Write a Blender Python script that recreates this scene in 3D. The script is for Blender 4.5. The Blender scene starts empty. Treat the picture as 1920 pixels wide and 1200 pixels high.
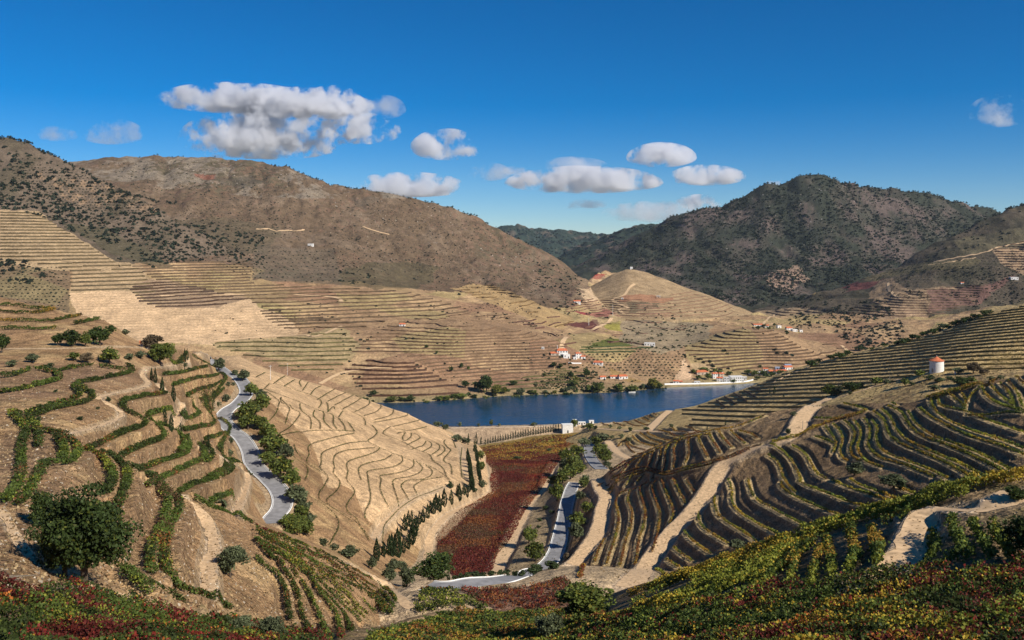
import bpy, math, random
import numpy as np

# ---------------------------------------------------------------- camera, sky, sun
FP, HZ, ZC = 1663.0, 450.0, 170.0            # focal length in photo pixels, horizon row, eye height over the river
scene = bpy.context.scene
col = scene.collection
cam_d = bpy.data.cameras.new('camera'); cam = bpy.data.objects.new('camera', cam_d); col.objects.link(cam)
cam.location = (0, 0, ZC); cam.rotation_euler = (math.radians(90), 0, 0)
cam_d.sensor_width = 36; cam_d.lens = 36*FP/1920; cam_d.shift_y = -150/1920
cam_d.clip_start = 0.5; cam_d.clip_end = 60000
scene.camera = cam
SUN_AZ, SUN_EL = math.radians(52), math.radians(36)   # azimuth from -Y towards +X
SD = (math.sin(SUN_AZ)*math.cos(SUN_EL), -math.cos(SUN_AZ)*math.cos(SUN_EL), math.sin(SUN_EL))
sl = bpy.data.lights.new('sun', 'SUN'); sun = bpy.data.objects.new('sun', sl); col.objects.link(sun)
sl.energy = 5.0; sl.angle = math.radians(0.53); sl.color = (1, 0.93, 0.82)
sun.rotation_euler = (math.radians(90)-SUN_EL, 0, SUN_AZ)
world = bpy.data.worlds.new('World'); scene.world = world; world.use_nodes = True
nt = world.node_tree; nt.nodes.clear()
sky = nt.nodes.new('ShaderNodeTexSky'); sky.sky_type = 'NISHITA'; sky.sun_disc = False
sky.sun_elevation = SUN_EL; sky.sun_rotation = math.pi-SUN_AZ
sky.altitude = 300; sky.air_density = 0.75; sky.dust_density = 0.05; sky.ozone_density = 3.5
hs = nt.nodes.new('ShaderNodeHueSaturation'); hs.inputs['Saturation'].default_value = 1.4; hs.inputs['Hue'].default_value = 0.501
bg = nt.nodes.new('ShaderNodeBackground'); bg.inputs[1].default_value = 0.07
wo = nt.nodes.new('ShaderNodeOutputWorld')
vm = nt.nodes.new('ShaderNodeVectorMath'); vm.operation = 'MULTIPLY'; vm.inputs[1].default_value = (.88, .97, 1.08); nt.links.new(sky.outputs[0], vm.inputs[0]); nt.links.new(vm.outputs[0], hs.inputs['Color']); nt.links.new(hs.outputs[0], bg.inputs[0]); nt.links.new(bg.outputs[0], wo.inputs[0])
scene.view_settings.view_transform = 'Standard'; scene.view_settings.look = 'None'
scene.view_settings.exposure = 0.34; scene.view_settings.gamma = 1
scene.cycles.max_bounces = 8; scene.cycles.diffuse_bounces = 2; scene.cycles.glossy_bounces = 2
scene.cycles.transparent_max_bounces = 6; scene.cycles.volume_bounces = 6
scene.cycles.use_adaptive_sampling = True; scene.cycles.use_denoising = True

# ---------------------------------------------------------------- helpers
def hash2(ix, iy, s):
    h = (ix.astype(np.int64)*374761393 + iy.astype(np.int64)*668265263 + s*1442695041) & 0xffffffff
    h = ((h ^ (h >> 13))*1274126177) & 0xffffffff
    h = ((h ^ (h >> 16))*2246822519) & 0xffffffff
    return ((h ^ (h >> 15)) & 0xffffff)/float(0xffffff)
def vnoise(x, y, s=0):
    ix = np.floor(x); iy = np.floor(y); fx = x-ix; fy = y-iy
    fx = fx*fx*fx*(fx*(fx*6-15)+10); fy = fy*fy*fy*(fy*(fy*6-15)+10)
    a = hash2(ix, iy, s); b = hash2(ix+1, iy, s); c = hash2(ix, iy+1, s); d = hash2(ix+1, iy+1, s)
    return (a+(b-a)*fx)*(1-fy)+(c+(d-c)*fx)*fy
def fbm(x, y, octs=4, s=0, g=0.5):
    t = 0; a = 1.0; n = 0
    for k in range(octs):
        t = t+a*(vnoise(x*2**k+17.3*k, y*2**k-9.1*k, s+k)*2-1); n += a; a *= g
    return t/n
def sstep(a, b, x):
    t = np.clip((x-a)/(b-a), 0, 1); return t*t*(3-2*t)
def pchip(xs, ys, x):
    xs = np.asarray(xs, float); ys = np.asarray(ys, float)
    if len(xs) == 1: return np.full_like(x, ys[0])
    h = np.diff(xs); d = np.diff(ys)/h; m = np.zeros(len(xs)); m[0] = d[0]; m[-1] = d[-1]
    for i in range(1, len(xs)-1):
        if d[i-1]*d[i] > 0:
            w1 = 2*h[i]+h[i-1]; w2 = h[i]+2*h[i-1]; m[i] = (w1+w2)/(w1/d[i-1]+w2/d[i])
    x = np.clip(x, xs[0], xs[-1]); i = np.clip(np.searchsorted(xs, x)-1, 0, len(xs)-2)
    t = (x-xs[i])/h[i]; t2 = t*t; t3 = t2*t
    return (2*t3-3*t2+1)*ys[i]+(t3-2*t2+t)*h[i]*m[i]+(-2*t3+3*t2)*ys[i+1]+(t3-t2)*h[i]*m[i+1]
def inpoly(u, v, poly):
    r = np.zeros(np.shape(u), bool); n = len(poly)
    for i in range(n):
        x1, y1 = poly[i]; x2, y2 = poly[(i+1) % n]
        if y1 == y2: continue
        c = ((y1 > v) != (y2 > v)) & (u < (x2-x1)*(v-y1)/(y2-y1)+x1)
        r ^= c
    return r

# ---------------------------------------------------------------- the lie of the land
# each layer is a hill described by level strings from its foot to its ridge: (photo column, distance, photo row) or ('z', height)
def Zv(Y, z): return HZ+(ZC-z)*FP/Y
def S(*pts):
    return [(p[0], p[1], Zv(p[1], p[3]) if len(p) == 4 else p[2]) for p in pts]
LAY = {}
LAY['foreground'] = dict(rng=(-9e3, 9e3), back=0.42, strings=[
 S((960,1.5,0,167)), S((960,14,0,160.5)), S((960,26,0,156)),
 S((-400,40,1215),(0,42,1215),(400,55,1215),(700,90,1215),(850,110,1215),(1000,100,1215),(1200,62,1215),(1500,45,1215),(1920,38,1215),(2400,34,1200)),
 S((-400,45,1120),(0,47,1160),(200,56,1165),(450,82,1198),(700,105,1200),(850,125,1185),(1000,125,1180),(1160,90,1165),(1300,72,1140),(1500,62,1110),(1700,56,1085),(1920,52,1065),(2400,50,1000)),
 S((-400,52,1060),(0,55,1112),(60,57,1122),(120,59,1102),(200,62,1122),(300,72,1150),(450,90,1182),(600,108,1200),(700,120,1192),(780,140,1165),(850,150,1152),(1000,150,1152),(1100,142,1140),(1160,130,1115),(1300,112,1070),(1500,95,1008),(1700,85,952),(1800,80,914),(1920,78,890),(2400,78,780))])
LAY['valley'] = dict(rng=(-9e3, 9e3), back=0, strings=[
 S((960,60,0,60)), S((960,110,0,90)),
 S((0,150,0,85),(600,150,0,98),(740,165,1150),(850,165,1140),(960,165,1140),(1100,165,1130),(1250,165,0,100),(2400,165,0,80)),
 S((0,260,0,70),(640,260,0,78),(720,225,1105),(850,245,1095),(950,262,1085),(1040,285,1055),(1200,285,0,68),(2400,285,0,60)),
 S((0,300,0,60),(600,300,0,66),(700,300,1045),(820,288,1070),(900,292,1068),(1000,325,1010),(1060,330,1000),(1150,330,0,64),(2400,340,0,50)),
 S((0,420,0,45),(600,420,0,48),(850,400,960),(900,430,930),(1000,430,930),(1070,385,930),(1120,390,922),(1200,400,0,60),(2400,430,0,50)),
 S((0,540,0,25),(800,540,0,28),(900,540,870),(1000,540,870),(1060,520,870),(1105,545,850),(1150,540,0,42),(1250,540,0,44),(2400,560,0,20)),
 S((0,690,0,6),(800,700,0,6),(880,712,832),(960,722,822),(1040,735,812),(1100,745,0,12.5),(1180,750,0,13.5),(1300,750,0,9),(2400,750,0,0)),
 S((0,733,0,6),(800,733,0,13.5),(1100,748,0,13.8),(1180,755,0,13.8),(1300,770,0,6),(2400,780,0,-4)),
 S((0,741,0,6),(800,741,0,13.5),(1100,756,0,13.8),(1180,763,0,13.8),(1300,785,0,0),(2400,800,0,-6)),
 S((0,765,0,-4),(800,765,0,-5),(1180,785,0,-5),(1300,800,0,-6),(2400,820,0,-8)),
 S((0,800,0,-9),(2400,840,0,-9)), S((0,9000,0,-9))])
LAY['left hill'] = dict(rng=(-9e3, 780), back=0.45, strings=[
 S((-900,45,0,149),(0,58,1125),(120,63,1115),(200,66,1140),(300,76,1165),(400,90,1185),(500,105,1200),(620,125,1200),(700,150,1195),(740,165,1180)),
 S((-900,66,0,149),(-300,80,1000),(0,78,1010),(150,84,1050),(300,98,1060),(400,112,1080),(500,125,1100),(620,152,1108),(720,180,1128),(760,197,1152)),
 S((-900,90,0,150),(0,95,940),(100,98,935),(200,105,960),(300,125,960),(400,150,960),(440,158,968),(480,165,980),(520,172,995),(560,180,1010),(600,187,1028),(650,196,1050),(705,206,1080),(760,216,1114)),
 S((-900,115,0,150),(0,125,850),(100,130,840),(200,145,850),(300,175,850),(400,205,860),(480,235,0,97),(520,244,0,86),(600,255,0,82),(700,260,0,74),(800,265,0,60)),
 S((-900,165,0,152),(0,175,745),(150,185,745),(300,215,750),(370,270,775),(410,345,795),(440,330,830),(470,312,868),(535,275,935),(600,285,0,82),(800,300,0,58)),
 S((-900,215,0,153),(0,225,680),(150,230,690),(300,275,690),(370,340,700),(410,400,715),(465,385,750),(520,380,0,94),(600,370,0,84),(800,380,0,50)),
 S((-900,240,0,154),(0,250,655),(150,255,655),(270,290,652),(340,350,660),(375,430,668),(400,455,685),(440,440,703),(520,430,0,92),(800,430,0,45)),
 S((-900,300,0,170),(-300,325,500),(0,320,558),(60,318,572),(150,315,592),(200,312,605),(260,315,640),(330,370,655),(378,490,662),(420,500,682),(520,480,0,85),(800,480,0,40))])
LAY['tan hill'] = dict(rng=(405, 893), back=0.35, side=1.0, strings=[
 S((405,470,0,97),(470,392,760),(500,330,850),(530,300,900),(570,275,960),(600,268,1015),(650,275,1045),(700,290,1060),(760,315,1030),(820,350,975),(880,410,925),(920,440,895)),
 S((405,500,0,97),(450,430,720),(500,390,780),(560,345,850),(620,330,900),(680,330,940),(740,350,940),(800,385,915),(850,430,890),(900,490,870)),
 S((405,520,0,98),(440,470,690),(500,440,725),(560,410,770),(640,400,820),(700,410,850),(760,430,860),(820,470,855),(880,540,845),(920,590,840)),
 S((405,540,0,98),(440,510,676),(500,490,700),(560,490,730),(640,490,770),(700,490,800),(760,500,820),(820,540,830),(880,600,835),(920,640,836)),
 S((405,560,0,96),(440,550,668),(480,548,684),(540,560,705),(600,565,722),(660,570,742),(720,575,762),(760,585,775),(800,600,794),(840,615,810),(870,645,826),(895,670,832),(920,690,836))])
LAY['mill hill'] = dict(rng=(1110, 9e3), back=0.42, strings=[
 S((1110,500,0,22),(1200,480,0,36),(1300,450,0,50),(1400,430,0,62),(1500,410,0,76),(1600,400,0,87),(1760,395,0,95),(1920,375,0,106),(2400,360,0,112)),
 S((1110,600,0,24),(1120,600,830),(1200,590,812),(1300,560,795),(1400,540,775),(1500,525,752),(1600,505,728),(1700,480,710),(1760,468,698),(1920,445,690),(2400,430,640)),
 S((1110,690,806),(1200,650,798),(1300,615,782),(1400,595,758),(1500,580,728),(1600,560,706),(1700,530,688),(1760,515,672),(1920,495,640),(2400,480,560)),
 S((1110,755,0,11),(1200,700,790),(1300,665,772),(1400,650,742),(1500,640,708),(1600,620,684),(1700,590,662),(1800,570,635),(1920,555,605),(2400,540,500)),
 S((1110,790,0,4),(1150,790,795),(1200,745,784),(1230,730,775),(1300,712,762),(1350,708,745),(1400,705,727),(1430,706,715),(1470,706,697),(1530,697,680),(1590,684,665),(1650,671,650),(1700,656,640),(1760,648,622),(1840,640,590),(1920,628,572),(2400,600,450))])
LAY['right hill'] = dict(rng=(1045, 9e3), back=0.35, strings=[
 S((1040,275,1072),(1080,264,1085),(1120,252,1095),(1170,240,1105),(1250,232,1080),(1350,224,1060),(1500,210,1010),(1700,190,960),(1920,176,905),(2400,160,800)),
 S((1040,300,1035),(1100,284,1030),(1200,268,1030),(1300,256,1010),(1400,246,980),(1500,236,950),(1700,213,905),(1920,196,850),(2400,180,720)),
 S((1040,330,0,60),(1085,325,985),(1130,312,980),(1200,302,965),(1300,286,940),(1400,276,920),(1500,267,890),(1600,256,870),(1700,244,845),(1920,223,785),(2400,205,660)),
 S((1040,352,0,57),(1110,350,930),(1150,342,922),(1200,335,903),(1260,322,876),(1330,309,856),(1400,302,842),(1500,290,825),(1600,278,808),(1700,265,790),(1920,243,735),(2400,225,610)),
 S((1040,375,0,54),(1110,368,908),(1130,366,895),(1145,364,882),(1185,360,860),(1235,352,837),(1272,346,822),(1310,339,812),(1335,336,807),(1400,335,789),(1440,334,777),(1480,331,768),(1520,325,763),(1550,320,760),(1600,308,757),(1700,284,755),(1760,276,740),(1840,266,720),(1920,257,703),(2400,245,570))])
def rv(v): return ZC*FP/(v-HZ)
LAY['far bank'] = dict(rng=(-9e3, 9e3), back=0.3, strings=[
 S((-600,930,0,-4),(735,915,0,-4),(940,955,0,-4),(1150,980,0,-4),(1320,1020,0,-4),(1410,1050,0,-4),(1500,1090,0,-4),(2400,1280,0,-4)),
 S((-600,950,0,1),(735,rv(755),755),(850,rv(749),748),(940,rv(742),741),(1050,rv(738),737),(1150,rv(735),734),(1250,rv(726),725),(1320,rv(723),722),(1410,rv(718),717),(1500,1110,0,1),(1700,1200,0,1),(2400,1300,0,1)),
 S((-600,1050,0,30),(400,1010,700),(640,990,720),(735,985,724),(850,1005,718),(1000,1030,714),(1150,1050,710),(1250,1075,700),(1330,1085,702),(1410,1110,700),(1500,1130,690),(1700,1250,660),(1920,1350,620),(2400,1400,560)),
 S((-600,1150,560),(0,1130,600),(200,1120,625),(400,1110,648),(640,1130,645),(800,1150,635),(1000,1180,640),(1100,1190,645),(1200,1220,645),(1290,1200,652),(1400,1230,645),(1500,1300,640),(1700,1450,610),(1920,1550,570),(2400,1600,500)),
 S((-600,1300,430),(0,1300,485),(200,1290,535),(400,1280,575),(640,1320,580),(800,1400,575),(900,1450,580),(1050,1500,592),(1200,1550,603),(1290,1560,603),(1400,1560,603),(1500,1600,600),(1700,1800,580),(2400,2100,520)),
 S((-600,1450,340),(0,1450,425),(200,1450,470),(400,1450,500),(640,1550,528),(800,1650,542),(900,1700,548),(1000,1750,552),(1095,1850,550),(1200,1990,575),(1400,2000,0,9),(1600,2200,0,15),(2400,2600,0,30)),
 S((-600,1750,250),(0,1700,360),(200,1750,395),(400,1800,410),(640,1850,450),(800,1900,480),(900,1950,490),(1000,1980,510),(1060,2000,525),(1095,2050,530),(1150,2200,530),(1200,2300,0,10),(1400,2350,0,10),(2400,3000,0,30)),
 S((-600,2300,200),(0,2250,320),(130,2250,305),(185,2250,304),(250,2250,301),(330,2250,297),(400,2250,298),(470,2250,303),(560,2200,324),(640,2180,348),(700,2170,356),(760,2160,368),(850,2140,395),(930,2130,432),(1000,2110,467),(1060,2100,500),(1095,2100,522),(1130,2300,514),(1160,2500,516),(1210,2600,0,14),(1400,2700,0,14),(2400,3300,0,30))])
LAY['left spur'] = dict(rng=(-9e3, 340), back=0.35, strings=[
 S((-600,1330,440),(0,1330,470),(150,1330,500),(340,1330,570)),
 S((-600,1500,330),(0,1500,385),(150,1500,430),(250,1470,460),(340,1440,500)),
 S((-600,1800,150),(-200,1750,240),(0,1700,267),(40,1700,274),(70,1690,285),(130,1680,311),(200,1650,347),(250,1620,368),(300,1600,392),(340,1580,420))])
LAY['knoll'] = dict(rng=(1085, 1440), back=0.35, strings=[
 S((1085,1650,600),(1200,1600,600),(1290,1580,608),(1400,1560,625),(1440,1560,640)),
 S((1085,1850,562),(1130,1850,552),(1180,1850,540),(1230,1830,548),(1290,1800,565),(1350,1760,583),(1440,1700,610)),
 S((1085,2000,548),(1120,2000,530),(1150,2000,514),(1180,2000,504),(1205,2000,508),(1230,1990,517),(1290,1970,540),(1350,1930,562),(1400,1890,583),(1440,1850,600))])
LAY['right spur'] = dict(rng=(1360, 9e3), back=0.3, strings=[
 S((1360,1560,618),(1500,1500,640),(1700,1550,640),(1920,1600,600),(2400,1700,500)),
 S((1360,1750,606),(1500,1700,600),(1600,1700,590),(1700,1700,560),(1920,1750,520),(2400,1800,420)),
 S((1360,1900,598),(1450,1950,577),(1540,2000,550),(1640,2050,515),(1700,2070,487),(1760,2100,456),(1800,2120,438),(1850,2150,416),(1890,2170,398),(1920,2180,391),(2400,2300,300))])
LAY['right mountain'] = dict(rng=(1010, 9e3), back=0.3, strings=[
 S((1000,2450,0,10),(1200,2350,0,10),(1400,2200,0,10),(2400,2400,0,20)),
 S((1000,2900,530),(1100,2800,520),(1200,2750,510),(1400,2650,500),(1600,2650,480),(1800,2700,470),(2400,2800,420)),
 S((1000,3200,512),(1090,3200,490),(1170,3180,450),(1230,3150,424),(1290,3120,399),(1350,3100,385),(1400,3080,369),(1440,3060,351),(1475,3060,346),(1500,3050,337),(1530,3050,333),(1560,3050,337),(1600,3060,345),(1640,3080,351),(1700,3100,355),(1750,3120,363),(1800,3150,376),(1850,3180,392),(1880,3200,402),(2400,3300,430))])
LAY['middle mountain'] = dict(rng=(980, 1400), back=0.3, strings=[
 S((1000,3600,540),(1400,3600,520)),
 S((1000,4600,495),(1040,4600,482),(1100,4600,460),(1150,4600,437),(1190,4600,423),(1240,4600,417),(1300,4600,415),(1400,4600,420))])
LAY['far mountain'] = dict(rng=(700, 1300), back=0.3, strings=[
 S((800,5200,540),(1300,5200,540)),
 S((700,6400,440),(850,6400,432),(930,6400,425),(970,6400,421),(1010,6400,428),(1050,6400,429),(1080,6400,434),(1130,6400,438),(1200,6400,440),(1300,6400,446))])
LNAMES = list(LAY)

def pline(vals, xs, x):   # monotone cubic along Y, one knot set per column: xs, vals (K, N); x (M,) -> (M, N)
    K, N = xs.shape; h = np.diff(xs, axis=0); d = np.diff(vals, axis=0)/h
    m = np.zeros_like(xs); m[0] = d[0]; m[-1] = d[-1]
    for i in range(1, K-1):
        same = d[i-1]*d[i] > 0; w1 = 2*h[i]+h[i-1]; w2 = h[i]+2*h[i-1]
        with np.errstate(all='ignore'): q = (w1+w2)/(w1/d[i-1]+w2/d[i])
        m[i] = np.where(same, q, 0)
    out = np.full((len(x), N), -1e9); X = x[:, None]
    for i in range(K-1):
        t = (X-xs[i])/h[i]; msk = (t >= 0) & (t <= 1); t2 = t*t; t3 = t2*t
        r = (2*t3-3*t2+1)*vals[i]+(t3-2*t2+t)*h[i]*m[i]+(-2*t3+3*t2)*vals[i+1]+(t3-t2)*h[i]*m[i+1]
        out = np.where(msk, r, out)
    return out
def layer_height(L, U, Y):
    Uc = np.clip(U, -2600, 4500)
    Dk = []; Zk = []
    for s in L['strings']:
        us = [p[0] for p in s]; D = pchip(us, [p[1] for p in s], Uc); v = pchip(us, [p[2] for p in s], Uc)
        Dk.append(D); Zk.append(ZC+(HZ-v)/FP*D)
    Dk = np.array(Dk); Zk = np.array(Zk)
    for k in range(1, len(Dk)): Dk[k] = np.maximum(Dk[k], Dk[k-1]+1.0)
    z = pline(Zk, Dk, Y)
    YY = Y[:, None]
    front = Zk[0]-(Dk[0]-YY)*0.5
    if L['back']:
        dd = YY-Dk[-1]; back = Zk[-1]-L['back']*(np.sqrt(dd*dd+(0.012*Dk[-1])**2)-0.012*Dk[-1])
    else: back = Zk[-1]+0*YY
    z = np.where(YY < Dk[0], front, np.where(YY > Dk[-1], back, z))
    a, b = L['rng']
    out = np.maximum(np.maximum(a-U, U-b), 0)
    return z-out*YY/FP*L.get('side', .45)
ucol = np.concatenate([np.linspace(-2400, -270, 50), np.arange(-250, -31, 4), np.arange(-30, 1951, 1.7), np.arange(1954, 2260, 4), np.linspace(2290, 4300, 50)])
def yrows():
    r = [2.0]
    while r[-1] < 7600:
        y = r[-1]
        r.append(y+(0.25+y*0.003 if y < 60 else 0.4 if y < 420 else 0.9 if y < 880 else 2.2 if y < 1600 else 4 if y < 2400 else 16))
    return np.array(r)
yrow = yrows()
NC, NR = len(ucol), len(yrow)
print('grid', NC, NR)
XX = (ucol[None, :]-960)/FP*yrow[:, None]; YY = np.repeat(yrow[:, None], NC, 1)
H = np.full((NR, NC), -1e9); LID = np.zeros((NR, NC), np.int8)
for i, n in enumerate(LNAMES):
    h = layer_height(LAY[n], ucol, yrow)
    m = h > H; LID[m] = i; H = np.where(m, h, H)
def lid(n): return LNAMES.index(n)
# relief: small lumps near, gullies and rock far
wet = sstep(1.0, 14.0, H)
def amp(*ys): return np.interp(yrow, [0, 60, 300, 800, 880, 1000, 1400, 1700, 2500, 7000], ys)[:, None]
for sc, a_ in ((5, (.10, .12, .10, .1, .1, .2, .3, .6, .8, 1)), (14, (.1, .2, .28, .3, .2, .4, .8, 1.5, 1.8, 2)), (38, (0, 0, .35, .5, .3, .9, 2.0, 4.5, 5, 5)),
               (110, (0, 0, 0, .3, .2, 3.5, 7, 9, 11, 14)), (320, (0, 0, 0, 0, 0, 2, 4, 7, 8, 20))):
    H = H+amp(*a_)*fbm(XX/sc+3.1*sc, YY/sc*0.7, 3, 3+sc)*wet*np.where(LID == lid('knoll'), .3, 1.0)
gw = amp(0, 0, 0, 0, 0, 0, .5, 7, 9, 12)
gul = np.abs(fbm((XX+YY*.35)/130, YY/420, 4, 11))
H = H-gw*(0.5-np.minimum(gul*4, 1))*wet*np.where(LID == lid('knoll'), .1, 1.0)
H = np.where((LID == lid('right mountain')) | (LID == lid('far mountain')) | (LID == lid('middle mountain')), H+amp(0,0,0,0,0,0,0,2,3,8)*fbm(XX/45, YY/45, 3, 71), H)

for ku, ky, kh, rx, ry in ((765, 1030, 9, 55, 45), (930, 1170, 15, 95, 90), (1440, 1240, 17, 85, 95), (330, 1230, 12, 120, 70), (560, 1300, 9, 70, 60), (1180, 1150, 8, 60, 60), (120, 1300, 14, 90, 80), (700, 1450, 12, 90, 90)):   # rounded knolls across the river
    kx = (ku-960)/FP*ky; H = H+np.where(LID == lid('far bank'), kh*np.exp(-((XX-kx)/rx)**2-((YY-ky)/ry)**2), 0)*sstep(6, 20, H)
def uidx(u): return np.interp(u, ucol, np.arange(NC))
def yidx(y): return np.interp(y, yrow, np.arange(NR))
def height(x, y, A=None):
    A = H if A is None else A
    x = np.asarray(x, float); y = np.asarray(y, float)
    i = np.clip(yidx(y), 0, NR-1.001); j = np.clip(uidx(960+FP*x/np.maximum(y, .5)), 0, NC-1.001)
    i0 = i.astype(int); j0 = j.astype(int); fi = i-i0; fj = j-j0
    return (A[i0, j0]*(1-fj)+A[i0, j0+1]*fj)*(1-fi)+(A[i0+1, j0]*(1-fj)+A[i0+1, j0+1]*fj)*fi
def cast(u, v, ymin=20.0, back=False, A=None):   # where the line of sight through a photo pixel meets the land
    A = H if A is None else A
    j = min(max(float(uidx(u)), 0), NC-1.001); j0 = int(j); fj = j-j0
    hcol = A[:, j0]*(1-fj)+A[:, j0+1]*fj
    hcol = np.maximum(hcol, 0.0)
    los = ZC+(HZ-v)/FP*yrow
    k = np.nonzero((hcol >= los) & (yrow > ymin))[0]
    if len(k) == 0: return None
    k = k[0]
    if k > 0:
        d0 = los[k-1]-hcol[k-1]; d1 = los[k]-hcol[k]; t = d0/(d0-d1) if d0 > d1 and d0 > 0 else 1
        y = yrow[k-1]+(yrow[k]-yrow[k-1])*t
    else: y = yrow[0]
    return ((u-960)/FP*y, y, ZC+(HZ-v)/FP*y)
def catmull(pts, n=6):
    P = np.array([pts[0]]+list(pts)+[pts[-1]], float); out = []
    for i in range(1, len(P)-2):
        for t in np.linspace(0, 1, n, endpoint=False):
            a, b, c, d = P[i-1], P[i], P[i+1], P[i+2]
            out.append(0.5*((2*b)+(c-a)*t+(2*a-5*b+4*c-d)*t*t+(3*b-a-3*c+d)*t**3))
    out.append(P[-2]); return np.array(out)
def C(ox, oy, *pts, s=4.0): return [(ox+p[0]/s, oy+p[1]/s) for p in pts]
def lay_line(px, ymin=20.0, maxjump=0.12, step=1.0, ymax=1e9):
    """a line seen in the photo, laid on the land: list of 3D points, evenly spaced"""
    c = catmull(px, 8); chains = [[]]
    for u, v in c:
        p = cast(u, v, ymin)
        if p is None or p[1] > ymax: continue
        if chains[-1] and abs(p[1]-chains[-1][-1][1]) > maxjump*chains[-1][-1][1]: chains.append([])
        chains[-1].append(p)
    out = max(chains, key=len)
    if len(out) < 2: return None
    P = np.array(out)
    for _ in range(3): P[1:-1, :2] = (P[:-2, :2]+2*P[1:-1, :2]+P[2:, :2])/4
    d = np.r_[0, np.cumsum(np.hypot(*np.diff(P[:, :2], axis=0).T))]
    if d[-1] < 2*step: return None
    t = np.linspace(0, d[-1], max(3, int(d[-1]/step)+1))
    x = np.interp(t, d, P[:, 0]); y = np.interp(t, d, P[:, 1])
    return np.c_[x, y, height(x, y)]
def smooth1(a, n):
    for _ in range(n):
        b = a.copy(); b[1:-1] = (a[:-2]+2*a[1:-1]+a[2:])/4; a = b
    return a

# ---------------------------------------------------------------- lines of the place, read off the photo
A0 = (0, 600); B0 = (480, 900); T0 = (480, 600); Q0 = (0, 900); M0 = (960, 600); N0 = (960, 900); E0 = (1440, 600); F0 = (1440, 900)
ROWS = {}
ROWS['left'] = [C(*A0, *r) for r in [
 [(0,440),(110,425),(200,388),(300,378),(370,400)],[(430,392),(560,365),(700,350),(850,375),(945,388)],
 [(0,555),(150,530),(300,495),(400,470),(450,450),(430,420),(400,388)],
 [(950,345),(1000,385),(940,415),(850,430),(750,455),(640,475),(570,490),(560,520),(600,560),(590,590),(520,620),(400,655),(280,690),(180,720),(110,715)],
 [(610,505),(640,540),(690,560),(690,600),(640,630),(540,650),(400,680),(250,735)],
 [(80,700),(130,760),(190,820),(190,880),(160,960),(160,1060),(150,1200),(120,1290),(40,1380)],
 [(200,740),(260,800),(290,880),(290,960)],
 [(330,840),(420,860),(500,890),(560,940),(590,990),(560,1060),(480,1090),(400,1090),(330,1110),(290,1180),(230,1290),(150,1400)],
 [(420,900),(460,940),(480,1000),(480,1050)],
 [(1250,560),(1100,580),(1000,600),(920,625),(930,665),(980,705),(1060,755),(1100,785),(1060,815),(960,850),(860,890),(760,940),(650,990)],
 [(1100,735),(1180,705),(1300,670)],
 [(1120,750),(1180,800),(1230,860),(1210,910),(1120,940),(1020,980),(940,1020),(900,1060)],
 [(1190,790),(1280,830),(1380,880),(1420,940),(1400,1010),(1320,1040),(1200,1080),(1100,1120),(1000,1140)],
 [(1300,845),(1360,890),(1390,950),(1350,1000)],
 [(1490,940),(1540,1000),(1520,1060),(1430,1100),(1320,1150),(1220,1200),(1100,1260)],
 [(1510,930),(1580,980),(1590,1040),(1550,1085)],
 [(1230,420),(1350,405),(1450,380),(1550,355)],[(1300,500),(1400,465),(1500,440),(1640,415)],
 [(1400,580),(1470,540),(1560,510),(1670,460)],
 [(1500,612),(1600,560),(1660,500),(1695,440),(1650,390),(1560,340),(1480,300),(1440,265)],
 [(1540,625),(1600,590),(1680,520)],
 [(1420,590),(1445,640),(1465,680),(1500,700),(1450,740),(1360,760)],
 [(1460,590),(1500,640),(1560,700),(1610,760),(1590,790),(1480,820),(1380,840)],
 [(1530,635),(1600,690),(1680,760),(1730,810),(1700,850),(1640,870),(1540,910)],
 [(1720,840),(1685,890),(1658,940),(1662,1000),(1720,1050),(1800,1080),(1890,1150)],
 [(1700,1100),(1690,1130),(1640,1160),(1560,1200)],[(1745,1120),(1720,1150),(1650,1190)],
 [(640,1000),(720,1020),(800,1090),(845,1180),(840,1240),(810,1310)],
 [(760,1010),(860,1050),(930,1110),(960,1180),(945,1260),(910,1360),(888,1420)],
 [(800,1010),(900,1080),(1000,1130),(1080,1170),(1170,1220),(1210,1310),(1262,1370),(1250,1460),(1210,1580),(1160,1660),(1130,1760),(1122,1860),(1155,1920)],
 [(1100,1180),(1180,1200),(1260,1300),(1345,1380),(1350,1430),(1300,1520),(1260,1620),(1230,1720),(1240,1840),(1260,1920),(1320,2000),(1420,2060),(1520,2100),(1640,2160),(1720,2190)],
 [(1340,1310),(1480,1240),(1640,1195)],[(1580,1380),(1660,1345),(1740,1310)],
 [(1460,1360),(1560,1410),(1660,1440),(1780,1490),(1900,1540)],
 [(900,1880),(1000,1940),(1100,2000),(1200,2050),(1300,2100),(1400,2160)],[(940,1920),(1040,2000),(1130,2080)],
 [(1280,310),(1330,325),(1380,280),(1400,250)]]]
ROWS['fan'] = [C(*B0, *r) for r in [
 [(0,350),(120,400),(250,450),(400,510),(560,590),(680,650),(780,700),(900,770),(1000,850),(1050,920)],
 [(0,395),(120,440),(220,495),(400,560),(560,640),(700,720),(800,800),(900,870),(980,950),(1020,1010)],
 [(60,430),(300,560),(450,650),(600,740),(740,800),(820,860),(900,920),(960,1000)],
 [(20,460),(180,540),(350,640),(500,720),(620,810),(700,880),(760,950),(840,1020)],
 [(100,540),(250,590),(330,650),(430,740),(560,850),(650,940),(740,1020),(790,1080)],
 [(200,575),(330,680),(420,760),(480,850),(540,920),(600,1000),(620,1080),(640,1190)],
 [(180,610),(270,690),(350,790),(405,880),(455,970),(490,1060),(520,1150)],
 [(100,560),(180,640),(235,720),(290,810),(325,900),(340,1000),(375,1090),(410,1160)],
 [(0,580),(80,655),(150,715),(200,785),(230,880),(240,980),(265,1050),(290,1110)],
 [(0,440),(60,520),(130,600)]]]
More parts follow.
